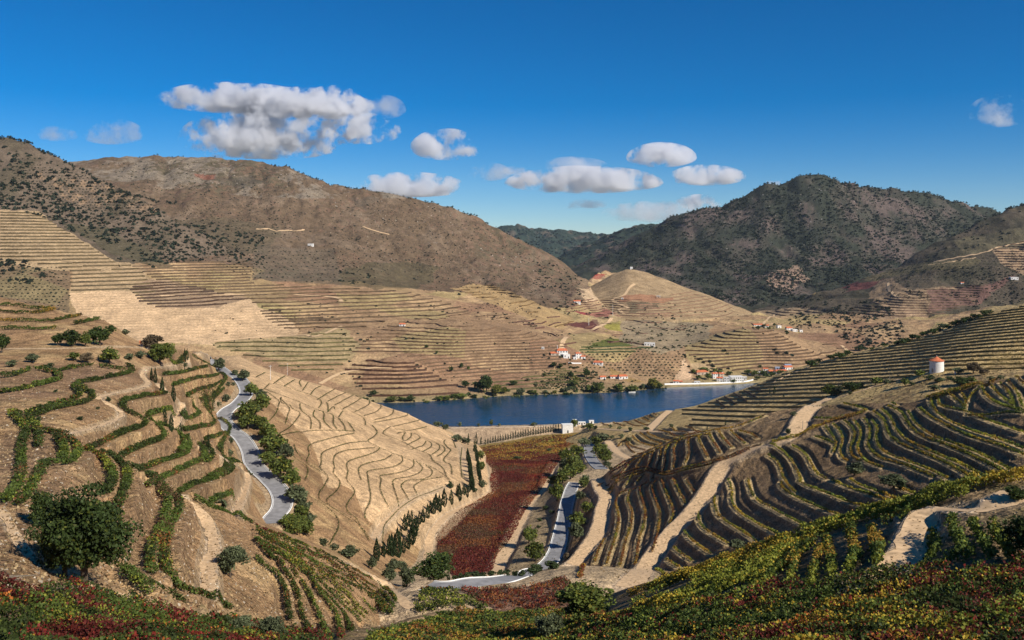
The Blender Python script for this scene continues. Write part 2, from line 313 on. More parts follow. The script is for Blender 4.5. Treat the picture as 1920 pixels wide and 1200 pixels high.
ROWS['upper left'] = [C(0, 520, *r) for r in [
 [(0,150),(100,165),(220,190),(330,185),(420,165)],[(0,215),(120,220),(220,240),(340,240),(460,225)],[(0,260),(150,275),(300,270),(400,250),(520,235),(600,215)],
 [(0,330),(200,335),(370,335),(480,315),(560,300),(640,285),(740,272)],[(0,395),(150,392),(300,396),(420,390)],
 [(560,360),(680,330),(750,320)]]]
ROWS['tan'] = [C(*T0, *r) for r in [
 [(170,870),(300,845),(500,830),(740,838)],[(740,850),(640,870),(520,900),(420,930),(390,960),(400,1010),(380,1070),(470,1130),(540,1180),(520,1230),(510,1250),(470,1310),(480,1360)],
 [(840,910),(700,925),(580,960),(510,990),(490,1020),(490,1080),(480,1110),(540,1170)],
 [(890,960),(780,970),(680,980),(600,1010),(580,1060),(590,1110),(580,1150),(620,1200),(630,1240),(590,1300),(530,1350),(560,1400),(650,1450),(740,1510),(800,1580),(850,1660)],
 [(930,960),(900,990),(820,1020),(720,1050),(680,1080),(690,1140),(680,1200),(740,1280),(720,1330),(680,1390),(690,1440),(750,1490),(790,1560),(850,1640)],
 [(1020,1010),(960,1050),(860,1070),(780,1100),(770,1140),(790,1200)],
 [(1090,1020),(1100,1060),(1040,1100),(930,1120),(840,1135),(840,1180),(850,1260),(860,1310),(850,1380),(820,1430),(820,1490),(860,1550)],
 [(1180,1050),(1180,1100),(1100,1140),(1000,1160),(930,1170),(940,1200),(930,1260),(960,1340),(1000,1410)],
 [(1200,1060),(1250,1110),(1220,1150),(1140,1180),(1030,1200),(1040,1280),(1060,1340),(1072,1390)],
 [(1270,1090),(1320,1130),(1310,1170),(1240,1200),(1140,1205),(1090,1240),(1110,1290),(1150,1350)],
 [(1400,1180),(1270,1200),(1190,1240),(1190,1270),(1210,1310)],
 [(70,520),(200,570),(330,620),(450,670),(560,710),(660,760),(760,800),(820,830)],
 [(150,480),(300,530),(400,560),(480,600),(490,630),(470,660)],
 [(870,790),(910,840),(880,880),(840,910),(930,960),(1020,1000),(1100,1030),(1180,1060),(1280,1090),(1360,1130),(1420,1170),(1450,1200)],
 [(1010,800),(950,850),(1040,890),(1130,930),(1200,970),(1300,1010),(1330,1060),(1400,1110),(1430,1180)],
 [(0,430),(70,395)],[(60,520),(100,480)],[(130,480),(220,420)],[(210,500),(290,450)],[(340,500),(325,465),(350,440)],[(350,530),(390,470)],
 [(410,560),(440,520),(490,495)],[(460,600),(520,560),(590,520)],[(540,610),(640,560),(690,540)],[(590,640),(700,580),(740,562)],
 [(650,670),(740,620),(800,580)],[(740,690),(840,640),(850,605),(820,580)],[(810,720),(900,690),(940,650),(920,620)],
 [(890,750),(1000,720),(1030,690),(1020,655),(970,625)],[(880,770),(1000,750),(1140,715),(1100,690)],[(900,790),(1050,750),(1210,740),(1222,752),(1160,770),(1030,800)],
 [(1040,820),(1160,830),(1280,800)],[(1060,850),(1120,842),(1100,880),(1112,910),(1160,880),(1165,850)],
 [(1130,940),(1200,905),(1232,880),(1180,850)],[(1170,970),(1250,945),(1275,910)],[(1250,990),(1310,955),(1315,925),(1270,900)],
 [(1320,1010),(1370,975),(1375,940),(1320,910)],[(1360,1025),(1415,985),(1405,950),(1350,930)],
 [(1420,900),(1410,920),(1440,960),(1462,980),(1410,1040),(1420,1070),(1460,1090),(1470,1160)],
 [(540,690),(540,645),(530,620)],[(620,730),(650,685)],[(590,670),(580,650),(540,690)],
 [(180,850),(250,810),(310,740),(330,700),(280,670),(250,640),(190,620),(190,580)],[(220,780),(240,710),(250,660),(180,590)],
 [(100,760),(150,700),(170,640),(170,605),(80,540)],[(410,820),(410,740),(340,680),(330,630)],[(480,820),(480,770),(430,720),(440,680)],
 [(570,820),(510,760),(510,700),(470,680)],[(610,820),(580,780),(580,720),(550,705)],[(670,830),(660,790),(620,740)],[(740,838),(700,780),(680,762)],
 [(820,790),(810,740),(720,690)],[(240,990),(310,1050),(370,1090),(390,1140),(370,1200)],[(285,935),(300,985),(345,1045)],
 [(390,1320),(480,1370),(560,1430),(610,1490),(622,1540),(600,1600),(550,1690)],[(480,1355),(600,1430),(700,1500),(730,1530)],
 [(950,1680),(960,1570),(1000,1510),(1080,1420),(1200,1340),(1300,1300),(1400,1260)],[(1545,960),(1535,1060),(1545,1180)],[(1470,880),(1500,960)]]]
ROWS['slope'] = [C(*N0, *r) for r in [      # tall rows left of the diagonal track
 [(860,85),(790,125),(780,190),(800,270),(790,380),(760,480),(730,570),(700,680),(690,760)],
 [(935,70),(882,100),(870,160),(900,240),(890,360),(850,470),(830,570),(800,680),(780,780)],
 [(1010,30),(960,65),(970,130),(1000,230),(990,340),(950,460),(940,560),(920,680),(900,740)],
 [(1080,20),(1050,60),(1080,160),(1110,260),(1100,360),(1080,470),(1050,560)],
 [(1120,0),(1160,100),(1200,200),(1210,270),(1180,340)],[(1210,0),(1260,100),(1300,180)],[(1310,0),(1340,50),(1370,95)],
 [(690,430),(640,560),(600,720)],[(560,600),(530,660),(510,740)],
 [(800,0),(760,40),(730,90)],[(690,0),(660,30),(650,60)],
 [(930,-160),(860,-100),(790,-10)],[(1000,-190),(950,-120),(900,-30),(850,50)],[(1060,-220),(1040,-140),(1000,-60),(940,20)],
 [(1120,-240),(1110,-160),(1080,-80),(1050,0)],[(1195,-275),(1150,-220),(1150,-140),(1130,-60)],[(1260,-300),(1215,-240),(1220,-150),(1210,-80)],
 [(1340,-320),(1320,-280),(1330,-200),(1300,-120)],[(1400,-335),(1405,-290),(1450,-200),(1470,-160)],[(1480,-350),(1500,-300),(1540,-240),(1560,-200)],
 [(1550,-360),(1590,-300),(1650,-240)],[(1640,-365),(1700,-310),(1750,-270)],[(1700,-362),(1790,-340),(1840,-310)],
 [(700,20),(850,-50),(1000,-90),(1150,-50),(1300,-90),(1480,-130),(1650,-190),(1800,-245),(1870,-275)],
 [(730,-45),(900,-140),(1000,-180),(1100,-230),(1250,-292),(1400,-328),(1480,-340)],[(720,40),(850,-30),(1000,-68),(1150,-30),(1300,-70),(1480,-112),(1640,-168),(1780,-222)],[(710,60),(850,-10),(980,-48)],
 [(740,-70),(900,-165),(1000,-205),(1100,-255),(1250,-315),(1400,-350),(1560,-375),(1700,-400),(1900,-480)]]]
ROWS['river block'] = [C(*M0, *r) for r in [
 [(795,950),(840,905),(880,970),(920,1000)],[(850,895),(900,950),(1000,980)],[(900,870),(960,920),(1060,950)],[(960,850),(1030,900),(1120,930)],
 [(1010,850),(1100,890),(1200,910)],[(1100,820),(1180,860),(1280,880)],[(1200,810),(1280,850),(1350,860)],[(1300,800),(1400,830),(1480,830)],
 [(660,770),(740,800)],[(730,752),(800,785),(850,800)],[(790,738),(900,790),(960,800)],[(850,722),(960,775),(1020,795)],[(910,708),(1030,765)],[(970,697),(1050,740)],[(1030,686),(1085,715)],[(1080,676),(1100,690)]]]
ROWS['terrace'] = [C(*E0, *r) for r in [
 [(0,1020),(60,1060),(100,1130),(120,1200),(200,1300)],[(20,940),(100,980),(180,1060),(230,1160),(250,1210)],[(180,950),(270,1000),(320,1080),(370,1160),(440,1200)],
 [(350,880),(430,905),(490,930)],[(430,800),(480,870),(510,930),(490,1000)],[(490,790),(540,840),(560,910),(540,980),(560,1040),(600,1065)],
 [(570,760),(640,820),(650,880),(620,960),(630,1020),(690,1065)],[(640,760),(690,820),(692,890),(670,960),(700,1030),(760,1080),(860,1110)],
 [(720,740),(760,800),(762,880),(750,940),(800,1010),(880,1055),(1000,1085),(1100,1125),(1250,1185)],
 [(780,760),(820,820),(812,900),(850,980),(940,1030),(1060,1072),(1200,1125),(1350,1195)],
 [(790,690),(860,745),(890,820),(930,890),(1020,945),(1150,1000),(1300,1062),(1430,1130),(1540,1200)],
 [(850,670),(920,740),(960,820),(1030,900),(1150,958),(1280,1020),(1430,1080),(1560,1150),(1640,1200)],
 [(900,650),(1000,700),(1050,780),(1130,860),(1240,910),(1380,960),(1530,1025),(1700,1110),(1780,1160)],
 [(1050,690),(1090,760),(1150,820),(1260,885),(1400,935),(1560,1000),(1700,1070),(1850,1150)],
 [(1140,670),(1220,730),(1320,785),(1450,850),(1600,905),(1750,950),(1920,1020)],
 [(1220,600),(1240,660),(1290,720),(1400,785),(1530,838),(1680,885),(1920,975)],
 [(1280,600),(1290,650),(1380,668),(1480,690),(1600,740),(1760,800),(1920,850)],
 [(1370,570),(1440,620),(1478,680)],[(1450,560),(1482,600),(1475,660)],[(1590,510),(1530,560),(1500,610)],
 [(1600,490),(1630,560),(1700,620),(1800,660),(1920,690)],[(1670,500),(1740,570),(1830,640)],[(1740,480),(1800,540),(1840,620),(1850,660)],
 [(1800,470),(1870,550),(1900,640),(1920,670)],[(1860,430),(1920,490)],
 [(450,600),(560,580),(700,575),(850,600),(960,640)],[(420,640),(520,625),(640,650),(740,680)],[(340,740),(480,745),(560,720)],
 [(1500,720),(1650,720),(1800,700),(1920,705)]]]
ROWS['terrace'] += [C(*N0, *r) for r in [
 [(1160,600),(1200,630),(1260,665)],[(1210,510),(1270,560),(1350,612)],[(1290,380),(1330,440),(1400,500),(1490,562)],
 [(1400,230),(1400,300),(1440,370),(1530,430),(1620,485)],[(1520,110),(1520,190),(1550,270),(1640,340),(1740,400),(1830,462)],
 [(1620,0),(1650,80),(1650,170),(1700,240),(1800,310),(1920,375),(2190,500)],[(1770,0),(1790,80),(1830,150),(1920,205),(2120,310),(2370,430)],
 [(1080,680),(1120,700),(1150,720)]]]
ROWS['terrace'] += [C(*F0, *r) for r in [
 [(100,20),(110,65),(200,130),(330,190),(480,250),(590,292)],[(230,15),(320,60),(450,110),(600,170),(750,212),(850,242)],
 [(480,10),(600,60),(760,110),(960,190)],[(620,0),(700,50),(840,100),(1000,165)],[(0,370),(90,430)],[(980,60),(1100,110),(1240,110)]]]
ROWS['yellow'] = [C(*F0, *r) for r in [
 [(-1040,890),(-800,800),(-500,690),(-250,590),(0,510),(200,440),(400,360),(640,290),(860,235),(1080,185),(1250,135),(1500,60),(1700,22),(1920,4)],
 [(-900,870),(-700,790),(-400,690),(-150,590),(0,540),(200,475),(420,400),(640,330),(860,262),(1060,215)],
 [(-600,800),(-350,700),(-100,610),(0,560),(200,520)],
 [(-1000,1000),(-820,960),(-600,880),(-420,790),(-250,700),(-100,660),(0,600)],
 [(-860,1010),(-640,960),(-500,890),(-330,800),(-200,720),(-60,690),(30,620),(120,560)],
 [(-400,890),(-250,830),(-130,740),(-20,640)],[(-60,810),(-20,720),(40,640),(110,580)]]]
ROWS['yellow'] += [[(u, v+7+dv*9) for u, v in ROWS['yellow'][0][k0:k1]] for dv, k0, k1 in ((0, 1, 17), (1, 2, 12))]
ROWS['short'] = [[(1230,1150),(1300,1112),(1370,1078),(1430,1050)],[(1290,1148),(1360,1112),(1440,1062),(1500,1030)],[(1340,1140),(1400,1112),(1470,1070),(1530,1022)],[(1400,1122),(1440,1098),(1480,1058),(1495,1035)],
 [(1560,1092),(1556,1045),(1545,1012)],[(1590,1088),(1602,1045),(1590,1000)],[(1640,1085),(1650,1050),(1640,1010)],[(1725,1080),(1752,1040),(1745,1000)],[(1765,1075),(1802,1045),(1790,1008)],[(1900,1062),(1880,1030),(1860,1000)],[(1700,990),(1690,970),(1672,958)],
 [(1180,1140),(1250,1105),(1330,1072),(1400,1040)],[(1860,905),(1895,902),(1930,896)],[(1800,920),(1850,908),(1890,900)]]+[C(*F0, *r) for r in [
 [(400,535),(365,620),(335,730),(320,850)],[(290,500),(235,570),(195,680),(160,820)],[(620,385),(640,500),(670,640)],[(770,400),(785,500),(820,640)],
 [(840,370),(960,330),(1050,280)],
 [(1360,320),(1400,420),(1480,560),(1510,650)],[(1520,345),(1600,470),(1690,640)],[(1680,395),(1760,520),(1860,640)],
 [(-1500,1100),(-1250,1080),(-1100,1030),(-900,1050),(-700,990)]]]
ROWS['crest'] = [C(*E0, *r) for r in [[(1020,640),(1120,600),(1220,578),(1400,530),(1550,488),(1700,450),(1920,408)],[(1230,590),(1400,545),(1550,505),(1700,470)],
 [(30,920),(200,870),(350,810),(480,760),(640,722),(740,685)]]]
ROAD_PX = {
 'asphalt left': dict(px=[(362,660),(382,668),(397,680),(420,697),(445,708),(458,722),(462,738),(448,755),(428,768),(418,785),(430,803),(452,820),(468,845),(474,868),(488,885),(505,900),(522,918),(530,938),(525,958),(512,975),(498,992)], w=3.0),
 'asphalt valley': dict(px=[(1128,880),(1118,872),(1108,858),(1104,845),(1106,832),(1108,826)], w=3.2),
 'asphalt valley low': dict(px=[(1078,905),(1072,915),(1067,930),(1062,950),(1058,975),(1052,1000),(1046,1025),(1038,1045),(1022,1062),(1000,1072),(970,1080),(930,1087),(890,1092),(850,1096),(800,1099)], w=2.7),
 'shore road': dict(px=[(1440,802),(1350,808),(1280,810),(1200,808),(1140,805),(1100,801),(1085,798)], w=2.5)}
TRACKS = [
 (C(*A0,(500,860),(640,820),(760,790),(860,750),(910,720),(880,670),(800,620),(740,585),(850,550),(980,525),(1080,500),(1110,470),(1070,420),(1100,360),(1180,355),(1300,340),(1420,320)),8),
 (C(*A0,(1190,480),(1250,540),(1330,600),(1370,660),(1340,720),(1320,800),(1320,850),(1440,920),(1590,1000),(1700,1060),(1800,1120),(1860,1180),(1840,1280),(1790,1400),(1760,1480)),11),
 (C(*Q0,(1340,120),(1450,210),(1540,300),(1590,400),(1600,520),(1570,640),(1570,780),(1560,900)),24),
 (C(*Q0,(0,220),(100,400),(220,560),(330,660),(480,720),(650,780),(800,840),(1000,920),(1180,960)),16),
 ([(1165,1112),(1180,1097),(1200,1075),(1220,1050),(1242,1020),(1267,990),(1292,965),(1315,938),(1332,912),(1345,888),(1360,868),(1385,854),(1412,842),(1440,835),(1460,828),(1480,818),(1494,803),(1502,787),(1512,772),(1525,762)],34),
 ([(1500,795),(1508,778),(1520,765),(1535,756),(1550,750),(1562,744)],22),
 (C(*N0,(640,0),(670,70),(710,130),(680,220),(660,330),(620,430),(540,540),(440,650),(300,740),(150,780),(0,800),(-200,830)),26),
 (C(*M0,(720,910),(760,960),(800,1000),(880,1040)),14),
 (C(*M0,(1330,640),(1230,655),(1170,690),(1120,730),(1060,790),(1020,830)),16),
 (C(700,750,(735,385),(765,450),(770,570),(720,620),(600,680),(480,740),(420,800),(370,870),(355,960),(350,1020),s=3.43),12),
 (C(700,750,(1160,400),(1120,480),(1100,560),(1010,640),(960,740),(900,850),(860,950),(810,1040),(770,1120),s=3.43),20),
 (C(480,900,(890,440),(930,360),(1000,290),(1080,210),(1200,130),(1320,90),(1400,55)),12),
 (C(480,900,(680,620),(820,690),(940,780),(1040,860),(1120,920),(1180,960)),20),
 (C(*N0,(340,990),(200,1020),(0,1030),(-150,1010),(-330,960),(-480,880),(-560,840)),14),
 (C(*F0,(1860,110),(1750,150),(1600,200),(1400,220),(1250,260),(1150,330),(1100,430),(1060,540),(980,640),(860,720),(720,770)),56),
 (C(*F0,(1060,200),(1000,260),(1000,350)),14),
 (C(*A0,(60,215),(300,215),(600,210),(800,200),(1050,205)),9),
 (C(480,600,(1460,870),(1540,960),(1560,1100),(1600,1200)),9),
 (C(*E0,(430,610),(560,570),(700,530),(850,480),(1000,440),(1080,420)),6),
 (C(*E0,(0,480),(60,460),(160,410),(260,370),(330,345)),6),
]
FTRACKS = [(C(1060,480,(1040,420),(960,480),(880,590),(700,660),(900,760),(940,790),(800,800),(880,870),s=8),3.0),
 (C(1060,480,(700,930),(620,1010),(400,1110),s=8),3.0),
 ([(1062,632),(1056,640),(1052,655)],3.0),([(1920,455),(1880,462),(1840,475),(1800,482),(1750,492)],2.5),([(1830,483),(1780,492),(1740,497)],2.2),
 ([(1665,530),(1668,545),(1680,555),(1690,560)],2.5),([(1428,610),(1440,598),(1455,588)],2.2),([(1578,648),(1598,666)],2.2),
 ([(600,720),(640,700),(700,690),(735,690)],2.5),([(400,640),(560,628),(590,632),(640,612)],2.5),([(570,430),(556,433),(480,430)],2.5),
 ([(300,555),(480,552),(620,556),(640,566)],3.0),([(680,425),(700,432),(730,440)],2.5),([(1850,655),(1700,668),(1600,690)],0)]
ZALL = []
ROW3 = {}
def between(a, b, t=.5):
    A, B = catmull(a, 8), catmull(b, 8); k = np.linspace(0, 1, 9)
    f = lambda P: np.c_[np.interp(k, np.linspace(0, 1, len(P)), P[:, 0]), np.interp(k, np.linspace(0, 1, len(P)), P[:, 1])]
    return [tuple(q) for q in f(A)*(1-t)+f(B)*t]
fr_ = ROWS['fan']; ROWS['fan'] = [[(u, v+2) for u, v in r] for r in fr_+[between(fr_[i], fr_[i+1]) for i in range(5)]]
for zn, rows in ROWS.items():
    ymin = 130 if zn in ('slope', 'terrace', 'crest', 'fan', 'river block') else 45
    if zn == 'fan': ymin = 100
    if zn == 'tan': ymin = 200
    ymax = {'yellow': 160, 'short': 120, 'fan': 270, 'slope': 430, 'terrace': 430, 'crest': 430, 'left': 480, 'upper left': 480, 'river block': 800}.get(zn, 1e9)
    ROW3[zn] = [r for r in (lay_line(p, ymin, step=0.6, ymax=ymax) for p in rows) if r is not None]
    if zn in ('crest','terrace'): ROW3[zn] = [r for r in ROW3[zn] if r[:,1].mean() < 420]
ROAD3 = {k: lay_line(d['px'], 130, 0.3, 1.0) for k, d in ROAD_PX.items()}
TRACK3 = [(lay_line(p, 55, 0.25, 1.0), w) for p, w in TRACKS]
TRACK3 = [(p, min(2.6, w*.5*np.median(p[:, 1])/FP)) for p, w in TRACK3 if p is not None]
for k, p in ROAD3.items(): p[:, 2] = smooth1(p[:, 2], 60)
for p, w in TRACK3: p[:, 2] = smooth1(p[:, 2], 12)
for zn in ROW3:
    for r in ROW3[zn]: r[:, 2] = smooth1(r[:, 2], 10)

# benches for rows, beds for roads: the land is levelled across each line
def carve(lines, w0, w1, power=1.0):
    global H
    best = np.full(H.shape, 1e9, np.float32); zt = np.zeros(H.shape, np.float32)
    for P, wa, wb in lines:
        x0, x1 = P[:, 0].min()-wb, P[:, 0].max()+wb; y0, y1 = P[:, 1].min()-wb, P[:, 1].max()+wb
        for k in range(0, len(P), 6):
            Q = P[k:k+7]
            if len(Q) < 2: continue
            cx, cy = Q[:, 0].mean(), Q[:, 1].mean(); r = wb+np.hypot(Q[:, 0]-cx, Q[:, 1]-cy).max()+.5
            ia, ib = np.searchsorted(yrow, [cy-r, cy+r])
            if ib <= ia: continue
            ya = max(cy-r, 1)
            us = [960+FP*(cx+sx*r)/yy for sx in (-1, 1) for yy in (ya, cy+r)]
            ja, jb = np.searchsorted(ucol, [min(us), max(us)])
            if jb <= ja: continue
            X = XX[ia:ib, ja:jb]; Y = YY[ia:ib, ja:jb]
            b = best[ia:ib, ja:jb]; z = zt[ia:ib, ja:jb]
            for q in range(len(Q)-1):
                ax, ay, az = Q[q]; dx, dy, dz = Q[q+1]-Q[q]; L2 = dx*dx+dy*dy+1e-9
                t = np.clip(((X-ax)*dx+(Y-ay)*dy)/L2, 0, 1)
                d = np.hypot(X-ax-t*dx, Y-ay-t*dy)/wb
                m = d < b
                b = np.where(m, d, b); z = np.where(m, az+t*dz, z)
            best[ia:ib, ja:jb] = b; zt[ia:ib, ja:jb] = z
    k = 1-sstep(w0, 1.0, best)
    H = np.where(best < 1, H*(1-k*power)+zt*k*power, H)
    return best
bl = []
for zn, w in (('left', 2.8), ('fan', 1.9), ('tan', 1.1), ('upper left', 2.8), ('slope', 2.0), ('river block', 2.4), ('terrace', 2.2)):
    for r in ROW3[zn]:
        bl.append((r, 0, w*(1 if r[:, 1].mean() < 420 else 1.4)))
ROWD = carve(bl, 0.55, 1.0, 0.95)
ROW3['river block'] = [r for r in ROW3['river block'] if r[:, 1].max() < 800 and r[:, 0].min() > 60]
bt = carve([(p, 0, w*2.0) for p, w in TRACK3], 0.5, 1.0)
br = carve([(p, 0, ROAD_PX[k]['w']*1.9) for k, p in ROAD3.items()], 0.62, 1.0)

# ---------------------------------------------------------------- materials
def new_mat(name):
    m = bpy.data.materials.new(name); m.use_nodes = True; n = m.node_tree.nodes; n.clear()
    o = n.new('ShaderNodeOutputMaterial'); b = n.new('ShaderNodeBsdfPrincipled')
    m.node_tree.links.new(b.outputs[0], o.inputs[0]); b.inputs['Specular IOR Level'].default_value = 0.15; b.inputs['Roughness'].default_value = 0.9
    return m, m.node_tree, b, o
def simple(name, c, rough=0.85, scale=1.0, var=0.25, bump=0.0, spec=0.2):
    m, t, b, o = new_mat(name); L = t.links
    b.inputs['Roughness'].default_value = rough; b.inputs['Specular IOR Level'].default_value = spec
    tc = t.nodes.new('ShaderNodeTexCoord'); nz = t.nodes.new('ShaderNodeTexNoise'); nz.inputs['Scale'].default_value = scale; nz.inputs['Detail'].default_value = 5
    L.new(tc.outputs['Object'], nz.inputs['Vector'])
    mr = t.nodes.new('ShaderNodeMapRange'); mr.inputs[1].default_value = 0.3; mr.inputs[2].default_value = 0.7; mr.inputs[3].default_value = 1-var; mr.inputs[4].default_value = 1+var
    L.new(nz.outputs[0], mr.inputs[0])
    mx = t.nodes.new('ShaderNodeVectorMath'); mx.operation = 'SCALE'; mx.inputs[0].default_value = c[:3]
    L.new(mr.outputs[0], mx.inputs['Scale']); L.new(mx.outputs[0], b.inputs['Base Color'])
    if bump:
        bp = t.nodes.new('ShaderNodeBump'); bp.inputs['Strength'].default_value = bump; L.new(nz.outputs[0], bp.inputs['Height']); L.new(bp.outputs[0], b.inputs['Normal'])
    return m
def leaf_mat(name='leaves', trans=0.25):
    m, t, b, o = new_mat(name); L = t.links
    a = t.nodes.new('ShaderNodeAttribute'); a.attribute_name = 'tint'
    oi = t.nodes.new('ShaderNodeObjectInfo')
    mr = t.nodes.new('ShaderNodeMapRange'); mr.inputs[3].default_value = 0.8; mr.inputs[4].default_value = 1.2; L.new(oi.outputs['Random'], mr.inputs[0])
    mx = t.nodes.new('ShaderNodeVectorMath'); mx.operation = 'SCALE'; L.new(a.outputs['Color'], mx.inputs[0]); L.new(mr.outputs[0], mx.inputs['Scale'])
    L.new(mx.outputs[0], b.inputs['Base Color']); b.inputs['Roughness'].default_value = 0.6
    tr = t.nodes.new('ShaderNodeBsdfTranslucent'); L.new(mx.outputs[0], tr.inputs[0])
    ms = t.nodes.new('ShaderNodeMixShader'); ms.inputs[0].default_value = trans
    L.new(b.outputs[0], ms.inputs[1]); L.new(tr.outputs[0], ms.inputs[2]); L.new(ms.outputs[0], o.inputs[0])
    return m
M = {}
M['leaf'] = leaf_mat()
M['bark'] = simple('bark', (.09, .065, .045), 0.9, 3, .3)
M['asphalt'] = simple('asphalt', (.235, .23, .23), 0.9, .5, .22)
M['line'] = simple('road paint', (.72, .71, .68), 0.7, 2, .1)
M['track'] = simple('track earth', (.57, .39, .22), 0.95, 1.3, .3, .5)
M['white'] = simple('lime washed wall', (.68, .66, .62), 0.85, .8, .12)
M['tile'] = simple('roof tile', (.52, .15, .065), 0.85, .9, .3)
M['stone'] = simple('stone wall', (.42, .34, .26), 0.9, .8, .25, .3)
M['dark'] = simple('dark opening', (.02, .022, .025), 0.4, 1, .1)
M['grey'] = simple('grey paint', (.3, .31, .33), 0.6, 1, .1)
M['bluegrey'] = simple('shed sheet metal', (.25, .29, .38), 0.5, 1, .1)
M['wood'] = simple('weathered wood', (.32, .27, .21), 0.8, 2, .2)

# terrain material: base colour from the land cover attribute, broken up by grain at several scales
m, t, b, o = new_mat('hillside earth'); L = t.links
at = t.nodes.new('ShaderNodeAttribute'); at.attribute_name = 'cover'
geo = t.nodes.new('ShaderNodeNewGeometry')
def tex(scale, detail=4, kind='ShaderNodeTexNoise'):
    n = t.nodes.new(kind); n.inputs['Scale'].default_value = scale
    if 'Detail' in n.inputs: n.inputs['Detail'].default_value = detail
    L.new(geo.outputs['Position'], n.inputs['Vector']); return n
n1 = tex(2.2, 8); n2 = tex(0.30, 6); n3 = tex(0.05, 7)
def mr(src, a, b_, c, d):
    n = t.nodes.new('ShaderNodeMapRange'); n.inputs[1].default_value = a; n.inputs[2].default_value = b_; n.inputs[3].default_value = c; n.inputs[4].default_value = d
    L.new(src, n.inputs[0]); return n.outputs[0]
def mul(x, y):
    n = t.nodes.new('ShaderNodeMath'); n.operation = 'MULTIPLY'; L.new(x, n.inputs[0]); L.new(y, n.inputs[1]); return n.outputs[0]
k = mul(mul(mr(n1.outputs[0], .33, .67, .5, 1.4), mr(n2.outputs[0], .3, .7, .72, 1.22)), mr(n3.outputs[0], .3, .7, .74, 1.2))
vs = t.nodes.new('ShaderNodeVectorMath'); vs.operation = 'SCALE'; L.new(at.outputs['Color'], vs.inputs[0]); L.new(k, vs.inputs['Scale'])
L.new(vs.outputs[0], b.inputs['Base Color']); b.inputs['Roughness'].default_value = 0.95; b.inputs['Specular IOR Level'].default_value = 0.05
ad = t.nodes.new('ShaderNodeMath'); ad.operation = 'ADD'; L.new(mr(n1.outputs[0], 0, 1, 0, .35), ad.inputs[0]); L.new(mr(n2.outputs[0], 0, 1, 0, 1.6), ad.inputs[1])
bp = t.nodes.new('ShaderNodeBump'); bp.inputs['Strength'].default_value = 1.0; bp.inputs['Distance'].default_value = 1.0
L.new(ad.outputs[0], bp.inputs['Height']); L.new(bp.outputs[0], b.inputs['Normal'])
M['land'] = m

m, t, b, o = new_mat('river water'); L = t.links
b.inputs['Base Color'].default_value = (.010, .038, .068, 1); b.inputs['Roughness'].default_value = 0.11; b.inputs['Specular IOR Level'].default_value = 0.25
g = t.nodes.new('ShaderNodeNewGeometry'); mp = t.nodes.new('ShaderNodeMapping'); mp.inputs['Scale'].default_value = (.35, 1.0, 1)
L.new(g.outputs['Position'], mp.inputs[0]); n = t.nodes.new('ShaderNodeTexNoise'); n.inputs['Scale'].default_value = .35; n.inputs['Detail'].default_value = 5
L.new(mp.outputs[0], n.inputs['Vector']); n2 = t.nodes.new('ShaderNodeTexNoise'); n2.inputs['Scale'].default_value = .02; n2.inputs['Detail'].default_value = 3
L.new(mp.outputs[0], n2.inputs['Vector']); q = t.nodes.new('ShaderNodeMapRange'); q.inputs[1].default_value = .35; q.inputs[2].default_value = .65; q.inputs[3].default_value = .35; q.inputs[4].default_value = .8
L.new(n2.outputs[0], q.inputs[0]); bp = t.nodes.new('ShaderNodeBump'); bp.inputs['Distance'].default_value = 0.6; L.new(q.outputs[0], bp.inputs['Strength'])
L.new(n.outputs[0], bp.inputs['Height']); L.new(bp.outputs[0], b.inputs['Normal'])
M['water'] = m

def set_props(o, label=None, cat=None, group=None, kind=None):
    if label: o['label'] = label
    if cat: o['category'] = cat
    if group: o['group'] = group
    if kind: o['kind'] = kind
def mesh_obj(name, V, F, mat, parent=None, tint=None, smooth=False, attr='tint'):
    """V (n,3); F (m,k) array of equal-sized faces or a list of tuples"""
    me = bpy.data.meshes.new(name); V = np.asarray(V, np.float32)
    if isinstance(F, np.ndarray):
        me.vertices.add(len(V)); me.vertices.foreach_set('co', V.ravel())
        k = F.shape[1]; me.loops.add(F.size); me.polygons.add(len(F))
        me.loops.foreach_set('vertex_index', F.astype(np.int32).ravel())
        me.polygons.foreach_set('loop_start', np.arange(0, F.size, k, dtype=np.int32))
        me.update(calc_edges=True)
    else:
        me.from_pydata([tuple(map(float, v)) for v in V], [], [tuple(map(int, f)) for f in F]); me.update()
    if tint is not None:
        a = me.color_attributes.new(attr, 'FLOAT_COLOR', 'POINT')
        c = np.ones((len(V), 4), np.float32); c[:, :3] = tint; a.data.foreach_set('color', c.ravel())
    if smooth: me.polygons.foreach_set('use_smooth', np.ones(len(me.polygons), bool))
    if isinstance(mat, (list, tuple)):
        for q in mat: me.materials.append(q)
    else: me.materials.append(mat)
    o = bpy.data.objects.new(name, me); col.objects.link(o)
    if parent is not None: o.parent = parent
    return o

